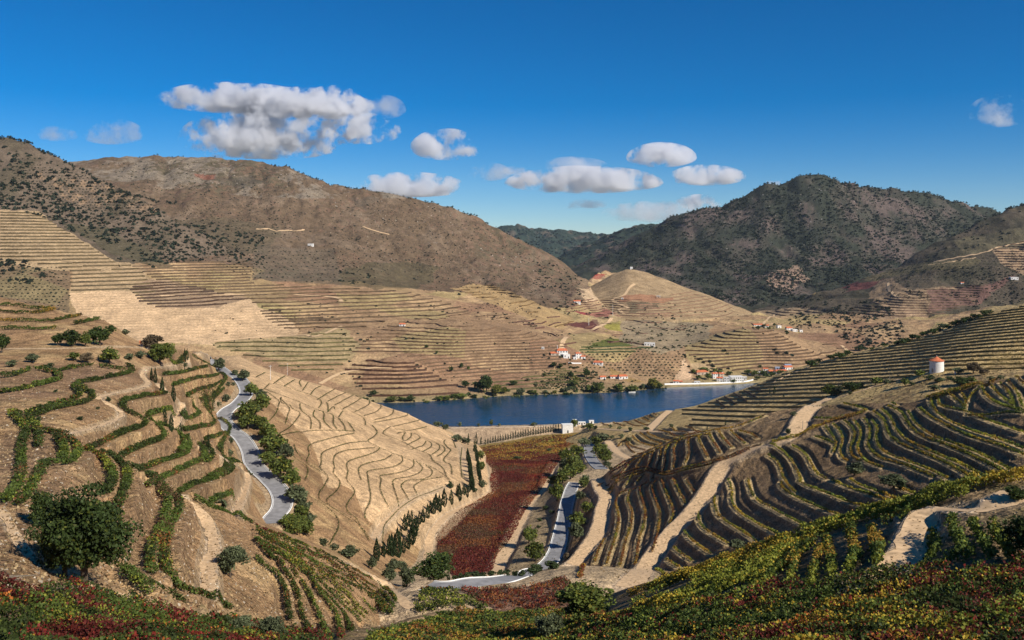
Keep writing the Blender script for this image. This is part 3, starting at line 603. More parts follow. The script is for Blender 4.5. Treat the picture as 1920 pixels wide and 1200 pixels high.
# ---------------------------------------------------------------- land cover
VV = HZ+(ZC-H)/YY*FP; UU = 960+FP*XX/YY           # where each point of land shows in the photo's frame
TAN = (.52, .355, .20); DRY = (.36, .245, .135); BROWN = (.145, .10, .062); DGREEN = (.032, .038, .022); OLIVE = (.13, .105, .05)
cov = np.empty((NR, NC, 3), np.float32)
wu = UU+14*fbm(XX/40, YY/60, 3, 31)*np.clip(YY/900, .1, 1); wv = VV+7*fbm(XX/40, YY/60, 3, 37)*np.clip(YY/900, .1, 1)
def paint(mask, c, k=1.0):
    kk = (mask*k)[..., None] if np.ndim(k) or k != 1.0 else mask[..., None]
    cov[...] = cov*(1-kk)+np.array(c, np.float32)*kk
is_ = lambda n: LID == lid(n)
nA = fbm(XX/9, YY/9, 4, 41); nB = fbm(XX/60, YY/90, 4, 43); nC = fbm(XX/3, YY/3, 3, 47); nD = fbm(XX/220, YY/300, 4, 53)
cov[...] = DRY
paint(is_('left hill'), (.32, .195, .098)); paint(is_('left hill'), (.46, .31, .15), sstep(-.05, .5, nA)*.7); paint(is_('left hill'), (.21, .13, .085), sstep(.1, .5, nB)*.6)
paint(is_('tan hill'), (.56, .375, .205)); paint(is_('tan hill'), (.47, .32, .18), sstep(0, .5, nA)*.5)
paint(is_('valley'), (.46, .335, .20))
paint(is_('mill hill'), (.52, .37, .165)); paint(is_('mill hill'), (.34, .24, .11), sstep(-.1, .45, nA)*.6)
paint(is_('right hill'), (.29, .19, .10)); paint(is_('right hill'), (.34, .24, .13), sstep(0, .5, nA)*.6)
paint(is_('foreground'), (.27, .185, .10)); paint(is_('foreground'), (.16, .13, .05), sstep(0, .5, nC)*.6)
fb = is_('far bank')
paint(fb, (.50, .335, .175)); paint(fb, (.34, .215, .115), sstep(-.1, .35, nB+.4*nA)*.8); paint(fb, (.30, .25, .10), sstep(.05, .35, nD-.4*nB)*.6); paint(fb, (.27, .17, .10), sstep(.15, .4, -nD+.5*nA)*.6); paint(fb & (YY > 1880) & (UU > 1190), (.05,.05,.032))
gx, gy = np.floor(XX/75), np.floor(YY/95); bd = np.full(H.shape, 1e9); bv = np.zeros(H.shape)
for dx in (-1, 0, 1):
    for dy in (-1, 0, 1):
        cx = (gx+dx+hash2(gx+dx, gy+dy, 91))*75; cy = (gy+dy+hash2(gx+dx, gy+dy, 92))*95; d_ = (XX-cx)**2+(YY-cy)**2
        m_ = d_ < bd; bd = np.where(m_, d_, bd); bv = np.where(m_, hash2(gx+dx, gy+dy, 93), bv)
mos = fb & (YY < 2000)      # a patchwork of fields
paint(mos & (bv < .28), (.30,.19,.105), .55); paint(mos & (bv > .80), (.36,.29,.12), .5); paint(mos & (bv > .55) & (bv < .66), (.26,.14,.085), .6)
bare = [(-900,180),(-900,395),(0,392),(80,398),(120,425),(190,450),(240,490),(400,492),(500,505),(470,528),(620,526),(760,540),(900,550),(960,575),(1060,580),(1098,560),(1110,520),(1030,470),(900,380),(700,300),(300,250)]
bm = fb & (YY > 1280) & inpoly(wu, wv, bare)
paint(bm, BROWN); paint(bm, (.205, .148, .098), sstep(.0, .5, nB+.5*nA)*.8); paint(bm, (.105, .09, .055), sstep(0.08, .5, nD-.3*nB)*.7)
paint(bm, (.20,.115,.075), sstep(.08, .4, nA+.4*nD)*.55)
top = fb & (YY > 2000) & (VV < 372); paint(top, (.235, .195, .145), sstep(-.05, .35, nB+nA*.6)*.75)
for pl, c in [([(640,505),(700,490),(830,500),(790,540),(700,545),(620,530)], (.085,.075,.04)), ([(300,420),(420,405),(520,430),(500,480),(330,470)], (.11,.09,.055)),
              ([(385,335),(480,332),(500,345),(440,352)], (.10,.085,.06)), ([(355,326),(398,325),(400,335),(375,337)], (.24,.075,.045)), ([(655,372),(700,366),(720,378),(680,386)], (.13,.10,.07)),
              ([(-40,470),(125,500),(132,560),(120,590),(-40,560)], (.12,.09,.06)), ([(478,460),(620,470),(640,535),(470,525)], (.14,.11,.075))]:
    paint(fb & inpoly(wu, wv, pl), c, .6)
ls = is_('left spur'); paint(ls, (.155, .115, .08)); paint(ls, (.07, .06, .035), sstep(0, .4, nB)*.6); paint(ls, (.27, .18, .11), (sstep(0, .3, nA))*inpoly(wu, wv, [(60,320),(180,340),(300,385),(290,400),(140,380)]))
paint((fb | ls) & inpoly(wu, wv, [(-60,392),(70,398),(120,428),(215,490),(262,500),(300,560),(240,548),(132,548),(130,506),(-60,486)]), (.42,.295,.165), .9)
paint((fb | ls) & inpoly(wu, wv, [(115,415),(200,425),(330,500),(300,505),(215,480)]), (.10,.085,.05), .8)
def patch(pl, c, k=.9, m=None):
    paint((fb if m is None else m) & inpoly(wu, wv, pl), c, k)
patch([(132,548),(240,545),(300,580),(400,575),(460,562),(520,590),(560,615),(560,630),(420,645),(230,640),(140,600)], (.60,.41,.235), 1)
patch([(240,540),(280,525),(360,535),(460,562),(400,578),(300,580)], (.36,.245,.15))
patch([(395,640),(560,628),(640,615),(680,640),(650,680),(560,680),(400,655)], (.40,.295,.15))
patch([(850,540),(920,532),(1010,570),(1080,600),(1060,620),(960,585)], (.42,.28,.13))
patch([(1090,512),(1130,515),(1130,522),(1095,520)], (.30,.06,.045), 1); patch([(1130,528),(1180,536),(1190,545),(1150,540)], (.22,.06,.045), 1)
patch([(1088,540),(1150,543),(1160,558),(1100,565)], (.66,.47,.28), 1)
patch([(1120,580),(1165,573),(1175,577),(1135,578)], (.16,.035,.04), 1)
patch([(1070,585),(1150,582),(1168,587),(1150,592),(1090,592)], (.27,.065,.06), 1)
patch([(1060,604),(1130,600),(1118,618),(1095,616)], (.13,.05,.04), 1); patch([(1130,606),(1168,603),(1166,620),(1135,618)], (.34,.29,.07), 1)
patch([(1110,640),(1160,632),(1200,640),(1170,648),(1110,655)], (.12,.135,.03), .9)
patch([(1145,690),(1210,715),(1190,718),(1150,705)], (.34,.22,.09), 1)
patch([(1170,603),(1250,600),(1330,610),(1320,640),(1240,665),(1160,640)], (.33,.255,.155)); 
patch([(1285,672),(1265,716),(1300,722),(1302,700)], (.56,.38,.23), 1); patch([(1295,681),(1345,680),(1355,690),(1305,692)], (.44,.31,.17), 1)
patch([(1085,520),(1100,516),(1250,520),(1250,610),(1120,610),(1075,560)], (.36,.255,.155), .35)
kn = is_('knoll'); paint(kn, (.37,.26,.145)); paint(kn, (.28,.19,.10), sstep(-.1,.4,nA)*.6); patch([(1165,553),(1260,555),(1250,566),(1160,566)], (.36,.18,.10), .9, kn); patch([(1180,570),(1240,565),(1230,580),(1180,590)], (.14,.12,.07), .8, kn)
rs = is_('right spur'); paint(rs, (.10,.08,.055)); paint(rs, (.05,.048,.03), sstep(-.1,.3,nB)*.7)
for pl, c in [([(1860,465),(1925,450),(1925,520),(1880,500)], (.40,.27,.16)), ([(1620,470),(1700,545),(1790,535),(1830,555),(1700,600),(1640,565)], (.29,.20,.12)), ([(1740,545),(1850,530),(1900,520),(1830,570),(1740,585)], (.17,.095,.075)),
              ([(1600,590),(1690,570),(1745,590),(1735,600),(1610,602)], (.34,.23,.14)), ([(1570,605),(1680,600),(1740,610),(1600,630),(1560,620)], (.36,.26,.14)), ([(1690,635),(1700,615),(1745,620),(1770,640),(1700,660)], (.40,.27,.17)),
              ([(1575,535),(1660,520),(1620,545),(1590,548)], (.14,.05,.045)), ([(1495,555),(1530,546),(1525,555),(1500,560)], (.36,.26,.12)), ([(1560,520),(1840,480),(1830,500),(1700,515),(1640,525)], (.12,.10,.055)),
              ([(1380,590),(1500,575),(1560,590),(1490,610),(1400,615)], (.33,.235,.14)),
              ([(1790,450),(1925,425),(1925,460),(1800,480)], (.13,.11,.065)), ([(1830,600),(1925,560),(1925,590),(1840,620)], (.12,.10,.06))]: patch(pl, c, .9, rs)
rm = is_('right mountain'); paint(rm, (.070,.064,.048)); paint(rm, (.135,.10,.085), sstep(.02,.35,nB+nD*.6+.25*nA)*.8); paint(rm, (.035,.042,.028), sstep(0.0,.3,-nB-nD*.4)*.8)
paint(rm & inpoly(wu, wv, [(1440,510),(1490,500),(1520,520),(1480,545),(1435,540)]), (.36,.24,.17), .7)
mm = is_('middle mountain'); paint(mm, (.035,.048,.032)); paint(mm, (.16,.115,.085), sstep(.1,.4,nB)*.7)
fm = is_('far mountain'); paint(fm, (.035,.05,.035)); paint(fm, (.14,.105,.075), sstep(.1,.4,nB)*.6)
# the red vineyard on the valley floor and its yellow far end
va = is_('valley')
patch([(905,860),(945,858),(1040,842),(1060,850),(1040,880),(1015,920),(985,960),(960,1010),(935,1040),(922,1078),(850,1082),(818,1040),(815,1000),(830,970),(870,945),(918,905),(925,880)], (.12,.045,.03), 1, va)
patch([(900,838),(960,828),(1040,815),(1095,812),(1110,818),(1070,835),(1050,850),(980,862),(905,860)], (.28,.19,.06), 1, va)
patch([(860,1105),(980,1102),(1060,1080),(1075,1100),(1080,1140),(1040,1150),(940,1150)], (.16,.07,.05), .8, va)
patch([(835,800),(1045,797),(1045,812),(960,825),(880,836)], (.42,.30,.19), 1, va)
patch([(940,1000),(1000,940),(1060,870),(1070,900),(1050,1000),(1020,1060),(940,1075)], (.27,.20,.11), .6, va)
# darker terrace risers, paler benches, then tracks and verges
rr = (is_('right hill') | is_('mill hill')) & (YY < 460)
paint(rr & (ROWD > .8), (.19,.125,.07), .7*sstep(-.5,.3,nC)); paint(rr & (ROWD < .62), (.46,.335,.165), .85)  # shade on the risers and sun on the benches put into the colour
paint(is_('tan hill') & (ROWD < .4), (.36,.24,.13), .5); paint(is_('left hill') & (ROWD > .55) & (ROWD < 1.0) & (YY < 420), (.22,.14,.08), .5)
paint(bt < .62, (.50,.37,.24), 1.0); paint((bt >= .62) & (bt < .95), (.42,.31,.19), .6)
paint(br < .9, (.40,.30,.19), .7)
shore = sstep(5, 1, H) * (YY > 780); paint(np.ones_like(H), (.30,.24,.12), shore*.8)
del wu, wv

Vt = np.stack([XX, YY, H], -1).reshape(-1, 3)
idx = np.arange(NR*NC, dtype=np.int32).reshape(NR, NC)
Fq = np.stack([idx[:-1, :-1], idx[:-1, 1:], idx[1:, 1:], idx[1:, :-1]], -1).reshape(-1, 4)
land = mesh_obj('hills', Vt, Fq, M['land'], tint=cov.reshape(-1, 3), smooth=True, attr='cover')
set_props(land, 'terraced valley slopes and brown hills', None, None, 'structure')
wat = mesh_obj('river', [(-6000, 640, 0), (6000, 640, 0), (6000, 6000, 0), (-6000, 6000, 0)], [(0, 1, 2, 3)], M['water']); set_props(wat, 'calm dark blue river', None, None, 'structure')
base = mesh_obj('ground', [(-40000, -20000, -12), (40000, -20000, -12), (40000, 50000, -12), (-40000, 50000, -12)], [(0, 1, 2, 3)], simple('plain', (.2, .17, .1), .9, .001, .2)); set_props(base, 'flat land beyond the hills', None, None, 'structure')

# ---------------------------------------------------------------- roads and tracks
def strip(P, w, dz, nx=5, jit=0.0, seed=0, off=0.0, flat=False):
    d = np.gradient(P[:, :2], axis=0); d /= np.hypot(d[:, 0], d[:, 1])[:, None]+1e-9
    nrm = np.c_[d[:, 1], -d[:, 0]]; rng = np.random.RandomState(seed); V = []
    s = np.r_[0, np.cumsum(np.hypot(*np.diff(P[:, :2], axis=0).T))]
    for k in range(nx):
        f = (k/(nx-1)*2-1)
        e = f*w+off
        if jit: e = e+jit*f*(fbm(s/2.5, s*0+k*7.0, 3, seed+k)*2)
        e = np.zeros(len(P))+e
        x = P[:, 0]+nrm[:, 0]*e; y = P[:, 1]+nrm[:, 1]*e
        z = height(x, y)+dz
        if flat: z = np.maximum(z, P[:, 2]+dz)
        V.append(np.c_[x, y, z])
    n = len(P); V = np.concatenate(V)
    I = np.arange(n*nx).reshape(nx, n)
    F = np.stack([I[:-1, :-1], I[1:, :-1], I[1:, 1:], I[:-1, 1:]], -1).reshape(-1, 4)
    return V, F
names = {'asphalt left': 'grey asphalt road winding down between the terraced left hill and the tan hill', 'asphalt valley': 'short far stretch of grey road under tree shadows by the yellow field',
         'asphalt valley low': 'grey valley road curving past the red vineyard', 'shore road': 'pale road along the river bank by the white building'}
for k, P in ROAD3.items():
    w = ROAD_PX[k]['w']; V, F = strip(P, w, .10, 7, flat=True)
    r = mesh_obj('road', V, F, M['asphalt'] if 'asphalt' in k else M['track'], smooth=True); set_props(r, names[k], None, None, 'structure')
    if 'asphalt' in k:
        for sg in (-1, 1):
            V, F = strip(P, .07, .125, 2, off=sg*(w-.35), flat=True); q = mesh_obj('edge_line', V, F, M['line'], parent=r)
            V, F = strip(P, .10, .12, 2, off=sg*(w+.08), flat=True)
            V2 = V.copy(); V2[:, 2] += .14
            n = len(V)//2
            VV2 = np.concatenate([V2, V]); F2 = np.concatenate([F, np.stack([np.arange(n-1), np.arange(1, n), np.arange(1, n)+2*n, np.arange(n-1)+2*n], -1), np.stack([np.arange(n, 2*n-1), np.arange(n+1, 2*n), np.arange(n+1, 2*n)+2*n, np.arange(n, 2*n-1)+2*n], -1)])
            mesh_obj('kerb', VV2, F2, M['line'], parent=r)
for i, (P, w) in enumerate(TRACK3):
    V, F = strip(P, w, .05, 7, .22, i); q = mesh_obj('dirt_track', V, F, M['track'], smooth=True); set_props(q, 'pale beaten dirt track between the vineyards', None, None, 'structure')
for i, (px, w) in enumerate(FTRACKS):
    if not w: continue
    P = lay_line(px, 700, 0.3, 4.0)
    if P is None: continue
    V, F = strip(P, w, .5, 3, .3, i); q = mesh_obj('dirt_track', V, F, M['track'], smooth=True); set_props(q, 'thin pale track across the far hillside', None, None, 'structure')

# ---------------------------------------------------------------- vines
RNG = np.random.RandomState(7)
PAL = {'green': (.075, .105, .020), 'lime': (.20, .215, .030), 'yellow': (.40, .28, .032), 'gold': (.34, .20, .035), 'red': (.20, .028, .020), 'wine': (.11, .022, .016), 'rust': (.22, .085, .028), 'dark': (.040, .055, .014), 'orange': (.42, .14, .03), 'brown': (.12, .07, .035), 'bud': (.13, .15, .05)}
def quads(Cn, size, tint, rng, flat=0.0):
    n = len(Cn); size = np.broadcast_to(size, (n,))
    a = rng.normal(size=(n, 3)); a /= np.linalg.norm(a, axis=1)[:, None]
    r = rng.normal(size=(n, 3)); r[:, 2] *= 1-flat; b = np.cross(a, r); b /= np.linalg.norm(b, axis=1)[:, None]+1e-9
    a = a*size[:, None]*.5; b = b*size[:, None]*.42
    V = np.stack([Cn-a-b*.6, Cn+a*.2-b, Cn+a+b*.5, Cn-a*.3+b], 1).reshape(-1, 3)
    F = np.arange(4*n, dtype=np.int32).reshape(n, 4)
    return V, F, np.repeat(tint, 4, 0)
def tints(names, w, n, pos, rng, sc=6.0, seed=0):
    """leaf colours: weights drift over the ground so that plants of a colour stand together"""
    w = np.array(w, float); P = np.array([PAL[k] for k in names]); K = len(names); sc_ = np.zeros((n, K))
    for k in range(K):
        sc_[:, k] = np.log(w[k])+3.0*fbm(pos[:, 0]/sc+31*k, pos[:, 1]/sc, 2, seed+k*7)+rng.gumbel(size=n)*.6
    c = P[sc_.argmax(1)]
    return c*(0.75+0.5*rng.rand(n, 1))
def row_leaves(P, h, w, dens, size, names, wts, rng, sc=6.0, seed=0, gaps=0.0, low=0.2, jag=0.25):
    d = np.r_[0, np.cumsum(np.hypot(*np.diff(P[:, :2], axis=0).T))]; Lh = d[-1]; n = max(6, int(Lh*dens))
    s = rng.rand(n)*Lh
    tx = np.gradient(P[:, 0])/(np.gradient(d)+1e-9); ty = np.gradient(P[:, 1])/(np.gradient(d)+1e-9)
    x = np.interp(s, d, P[:, 0]); y = np.interp(s, d, P[:, 1]); ax = np.interp(s, d, tx); ay = np.interp(s, d, ty)
    plant = 0.8+jag*2*(vnoise(s/1.3, s*0+seed*3.1, seed)-.5)+jag*(vnoise(s/7, s*0+seed, seed+3)-.5)
    t = rng.beta(1.6, 1.1, n); ang = rng.normal(size=n)*.45
    zz = low+t*(h*plant-low)
    e = ang*w*np.sqrt(np.clip(1.15-np.abs(t-.5)*1.2, .2, 1.2))
    x = x+ay*e; y = y-ax*e
    z = height(x, y)+zz
    keep = (vnoise(s/1.15, s*0+1.7*seed, seed+9) > (.15 if h > 1.2 else .22)*rng.rand(n)**.5*1.5) if P[:, 1].mean() < 260 else np.ones(n, bool)
    if gaps: keep = vnoise(s/2.2, s*0+7.7*seed, seed+5) > gaps
    c = np.c_[x, y, z][keep]
    tt = tints(names, wts, len(c), c, rng, sc, 11)
    return quads(c, size*(.7+.6*rng.rand(len(c))), tt, rng)
def ordinal(n): return str(n)+('th' if 10 <= n % 100 <= 20 else {1: 'st', 2: 'nd', 3: 'rd'}.get(n % 10, 'th'))
def seen_v(P): return (HZ+(ZC-P[:, 2])/P[:, 1]*FP)
RECS = []          # (label stem, where, group, V, F, tint, size in view)
def apparent(P, h): return float(np.hypot(np.diff(FP*P[:, 0]/P[:, 1]), np.diff(seen_v(P))).sum()*h*FP/P[:, 1].mean())
MASS = []            # (V, F, tint) of rows beyond the three hundred that show largest
ZSET = {'left': (1.4, .7, ('green', 'lime', 'dark', 'rust', 'brown'), (3, .7, 3.4, .4, .8), 'green vine row edging a terrace of the left hill'),
        'fan': (1.15, .42, ('green', 'dark', 'rust', 'wine', 'lime', 'gold'), (2.8, 2.6, .6, 1.2, .7, .3), 'green to crimson vine row down the bottom spur'),
        'upper left': (1.5, .8, ('green', 'dark', 'gold', 'brown'), (2.5, 2, .6, .5), 'thick vine row above the road at left'),
        'tan': (.5, .26, ('green', 'bud', 'dark'), (2, .6, 3), 'thin young vine line on the bare tan hill'),
        'slope': (.9, .5, ('rust', 'gold', 'brown', 'lime', 'wine'), (1.4, 1.6, 1.6, 1.0, .5), 'bronze vine row left of the diagonal dirt track'),
        'river block': (1.0, .6, ('brown', 'rust', 'gold'), (2, 1, 1), 'brown vine row in the block by the river'),
        'terrace': (.95, .45, ('lime', 'green', 'gold', 'yellow', 'brown'), (2.2, 1.8, 1.0, .7, .5), 'yellow-green vine row curving round the right hill'),
        'yellow': (1.5, 1.0, ('yellow', 'lime', 'green', 'gold'), (3.8, 2.6, .9, 1.0), 'bright yellow vine row along the ridge at lower right'),
        'short': (1.1, .42, ('lime', 'green', 'yellow', 'gold', 'dark'), (2.4, 2.2, 1.2, .9, .6), 'short lit vine row by the bare track at lower right'),
        'crest': (1.3, 1.2, ('yellow', 'gold', 'lime', 'rust'), (1.8, 1.6, 1.5, .5), 'golden vine row along the crest below the white tower')}
n_rows = 0
for zn, (h, w, nm, wt, lab) in ZSET.items():
    rs3 = sorted(ROW3[zn], key=lambda r: seen_v(r).mean() if zn != 'slope' else (960+FP*r[:, 0]/r[:, 1]).mean())
    for i, r in enumerate(rs3):
        Y = r[:, 1].mean()
        size = .20 if Y < 110 else .27 if Y < 190 else .36 if Y < 330 else .46
        dens = (95 if Y < 110 else 70 if Y < 200 else 34 if Y < 330 else 20)*(w/.6)**.5*(h/1.1)
        if zn == 'tan': dens *= 1.5; size *= .55
        V, F, T = row_leaves(r, h, w, dens, size, nm, wt, RNG, 9.0, i, 0.0, .1 if zn == 'tan' else .2)
        where = 'from the top' if zn != 'slope' else 'from the left'
        RECS.append((lab, where, 'vine rows of the '+{'left': 'left hill', 'fan': 'bottom spur', 'upper left': 'upper left terraces', 'tan': 'tan hill', 'slope': 'slope by the diagonal track', 'river block': 'river block', 'terrace': 'right hill', 'yellow': 'yellow ridge', 'short': 'bare track', 'crest': 'golden crest'}[zn], V, F, T, apparent(r, h)))

def field_rows(poly, layer, phi, step, umin, umax, y0, y1, cs=2):
    """rows that follow the level lines of phi over a field: polylines of 3D points"""
    js = np.arange(np.searchsorted(ucol, umin), np.searchsorted(ucol, umax), cs)
    ia, ib = np.searchsorted(yrow, [y0, y1]); ia = max(ia, 1)
    Hs = H[ia:ib][:, js]; Xs = XX[ia:ib][:, js]; Ys = YY[ia:ib][:, js]
    us = UU[ia:ib][:, js]; vs = HZ+(ZC-Hs)/Ys*FP
    G = phi(Xs, Ys, Hs)/step; ok = inpoly(us, vs, poly)
    if layer is not None: ok &= np.isin(LID[ia:ib][:, js], [lid(q) for q in layer])
    K = np.floor(G); live = {}; out = []
    cr = (K[1:] != K[:-1]) & ok[1:] & ok[:-1]
    for c in range(len(js)):
        now = {}
        for i in np.nonzero(cr[:, c])[0]:
            k = int(max(K[i, c], K[i+1, c]))
            if k in now: continue
            f = (k-G[i, c])/(G[i+1, c]-G[i, c]+1e-12); f = min(max(f, 0), 1)
            y = Ys[i, c]*(1-f)+Ys[i+1, c]*f; x = Xs[i, c]*(1-f)+Xs[i+1, c]*f
            now[k] = (x, y, Hs[i, c]*(1-f)+Hs[i+1, c]*f)
        nl = {}
        for k, p in now.items():
            if k in live and abs(live[k][-1][1]-p[1]) < .012*p[1]+1.5: live[k].append(p); nl[k] = live[k]
            else: nl[k] = [p]; out.append(nl[k])
        live = nl
    return [np.array(q) for q in out if len(q) > 3]
def hedge(P, h, w, rng, seed, tint, var=.25):
    """a clipped row of vines seen from afar: a low ragged ridge of foliage"""
    n = len(P); d = np.gradient(P[:, :2], axis=0); d /= np.hypot(d[:, 0], d[:, 1])[:, None]+1e-9; nx, ny = d[:, 1], -d[:, 0]
    hh = h*(.75+var*rng.rand(n)+.3*vnoise(np.arange(n)/6.0, np.zeros(n)+seed, 3)); ww = w*(.8+.4*rng.rand(n)); V = []
    for e, z in ((-.5, -.2), (-.38, .75), (.05, 1.0), (.38, .7), (.5, -.2)):
        V.append(np.c_[P[:, 0]+nx*ww*e, P[:, 1]+ny*ww*e, P[:, 2]+hh*z])
    V = np.concatenate(V); I = np.arange(5*n).reshape(5, n)
    F = np.stack([I[:-1, :-1], I[1:, :-1], I[1:, 1:], I[:-1, 1:]], -1).reshape(-1, 4).astype(np.int32)
    c = np.tile(np.array(tint)*(.7+.6*vnoise(P[:, 0]/25, P[:, 1]/25, 5))[:, None]*(.8+.4*rng.rand(n))[:, None], (5, 1))
    return V, F, c
# the near vineyard filling the bottom of the view
FG = [([(-230,1050),(-60,1095),(60,1128),(120,1104),(200,1124),(300,1152),(400,1168),(500,1182),(620,1192),(620,1260),(-230,1260)], ('foreground',), 1.25, 34, 100, -230, 640, ('red','wine','green','lime','dark','yellow','orange'), (.9,2.6,2.4,.9,3.8,.22,.4), 'red and green vine row at bottom left'),
      ([(690,1200),(760,1178),(860,1150),(1000,1152),(1100,1150),(1180,1170),(1180,1260),(690,1260)], ('foreground',), 2.0, 85, 155, 680, 1190, ('green','lime','gold','dark','rust'), (2.5,1.2,.8,1.6,.8), 'green and gold vine row at bottom centre'),
      ([(1090,1200),(1160,1172),(1300,1148),(1450,1112),(1620,1102),(1700,1088),(1800,1080),(1980,1058),(2230,1000),(2230,1260),(1060,1260)], ('foreground',), 1.3, 30, 100, 1080, 2240, ('green','lime','yellow','red','orange','dark','wine'), (2.6,1.5,.75,.45,.5,3.8,1.7), 'green, yellow and red vine row at bottom right')]
for poly, ly, step, ya, yb, ua, ub, nm, wt, lab in FG:
    rws = field_rows(poly, ly, lambda x, y, z: y+.12*x+.6*np.sin(x/9), step, ua, ub, ya, yb)
    rws = sorted([r for r in rws if np.hypot(*(r[-1, :2]-r[0, :2])) > 2.5], key=lambda r: r[:, 1].mean())
    for i, r in enumerate(rws):
        Y = r[:, 1].mean(); big = Y > 80
        V, F, T = row_leaves(r, 1.25, .95 if not big else 1.2, 190 if Y < 60 else 130 if not big else 55, .15 if Y < 60 else .18 if not big else .30, nm, wt, RNG, 3.2, i, 0, .25, .35)
        RECS.append((lab, 'from the bottom edge', 'vine rows of the near vineyard', V, F, T, apparent(r, 1.25)))
# small blocks beyond the hollow and the red vineyard on the valley floor
REDF = [(905,862),(945,860),(1040,844),(1058,852),(1040,880),(1015,920),(985,960),(960,1010),(935,1040),(922,1076),(850,1080),(820,1040),(817,1000),(832,970),(870,945),(916,907),(922,880)]
YELF = [(900,840),(960,830),(1040,817),(1095,814),(1108,818),(1070,835),(1050,850),(980,864),(905,864)]
DRK = [(860,1107),(980,1103),(1060,1084),(1078,1102),(1060,1145),(960,1150),(900,1135)]
GRB = [(795,1105),(850,1108),(930,1150),(960,1165),(770,1165),(775,1140)]
for nm_, poly, phi, step, y0, y1, names_, w_, size, dens, h, lab in [
    ('red', REDF, lambda x, y, z: y+.10*x, 2.3, 270, 600, ('wine','red','rust','brown','dark'), (3.4,.75,1.0,1.3,.3), .42, 17, .95, 'dark red vine row on the valley floor'),
    ('yel', YELF, lambda x, y, z: y+.10*x, 5.5, 540, 745, ('gold','rust','lime','wine','brown'), (1.5,1.5,.8,1.8,1.0), .8, 9, .9, 'ochre vine row in the field before the embankment'),
    ('drk', DRK, lambda x, y, z: y-.35*x, 2.1, 150, 262, ('wine','rust','brown','dark','red'), (2.4,1,1.4,.6,.5), .34, 30, 1.1, 'crimson vine row below the valley road'),
    ('grn', GRB, lambda x, y, z: y+1.1*x, 2.6, 130, 262, ('dark','green','rust','lime'), (2.5,2.4,.6,.6), .34, 45, 1.2, 'green vine row right of the pale forecourt')]:
    rws = sorted(field_rows(poly, ('valley',), phi, step, 740, 1130, y0, y1, 1), key=lambda r: r[:, 1].mean())
    for i, r in enumerate(rws):
        V, F, T = row_leaves(r, h, 1.0 if nm_ != 'yel' else 2.4, dens, size, names_, w_, RNG, 14, i, 0, .1, .25)
        if nm_ in ('red', 'yel') : MASS.append((V, F, T))
        else:
            RECS.append((lab, 'from the near side', 'vine rows of the blocks by the valley road', V, F, T, apparent(r, h)))
def merge(parts):
    V = []; F = []; T = []; n = 0
    for v, f, t_ in parts: V.append(v); F.append(f+n); T.append(t_); n += len(v)
    return np.concatenate(V), np.concatenate(F), np.concatenate(T)
V, F, T = merge(MASS)
o = mesh_obj('valley_vines', V, F, M['leaf'], tint=T); set_props(o, 'dense dark red vineyard on the valley floor with its ochre far end', 'vineyard', None, 'stuff')

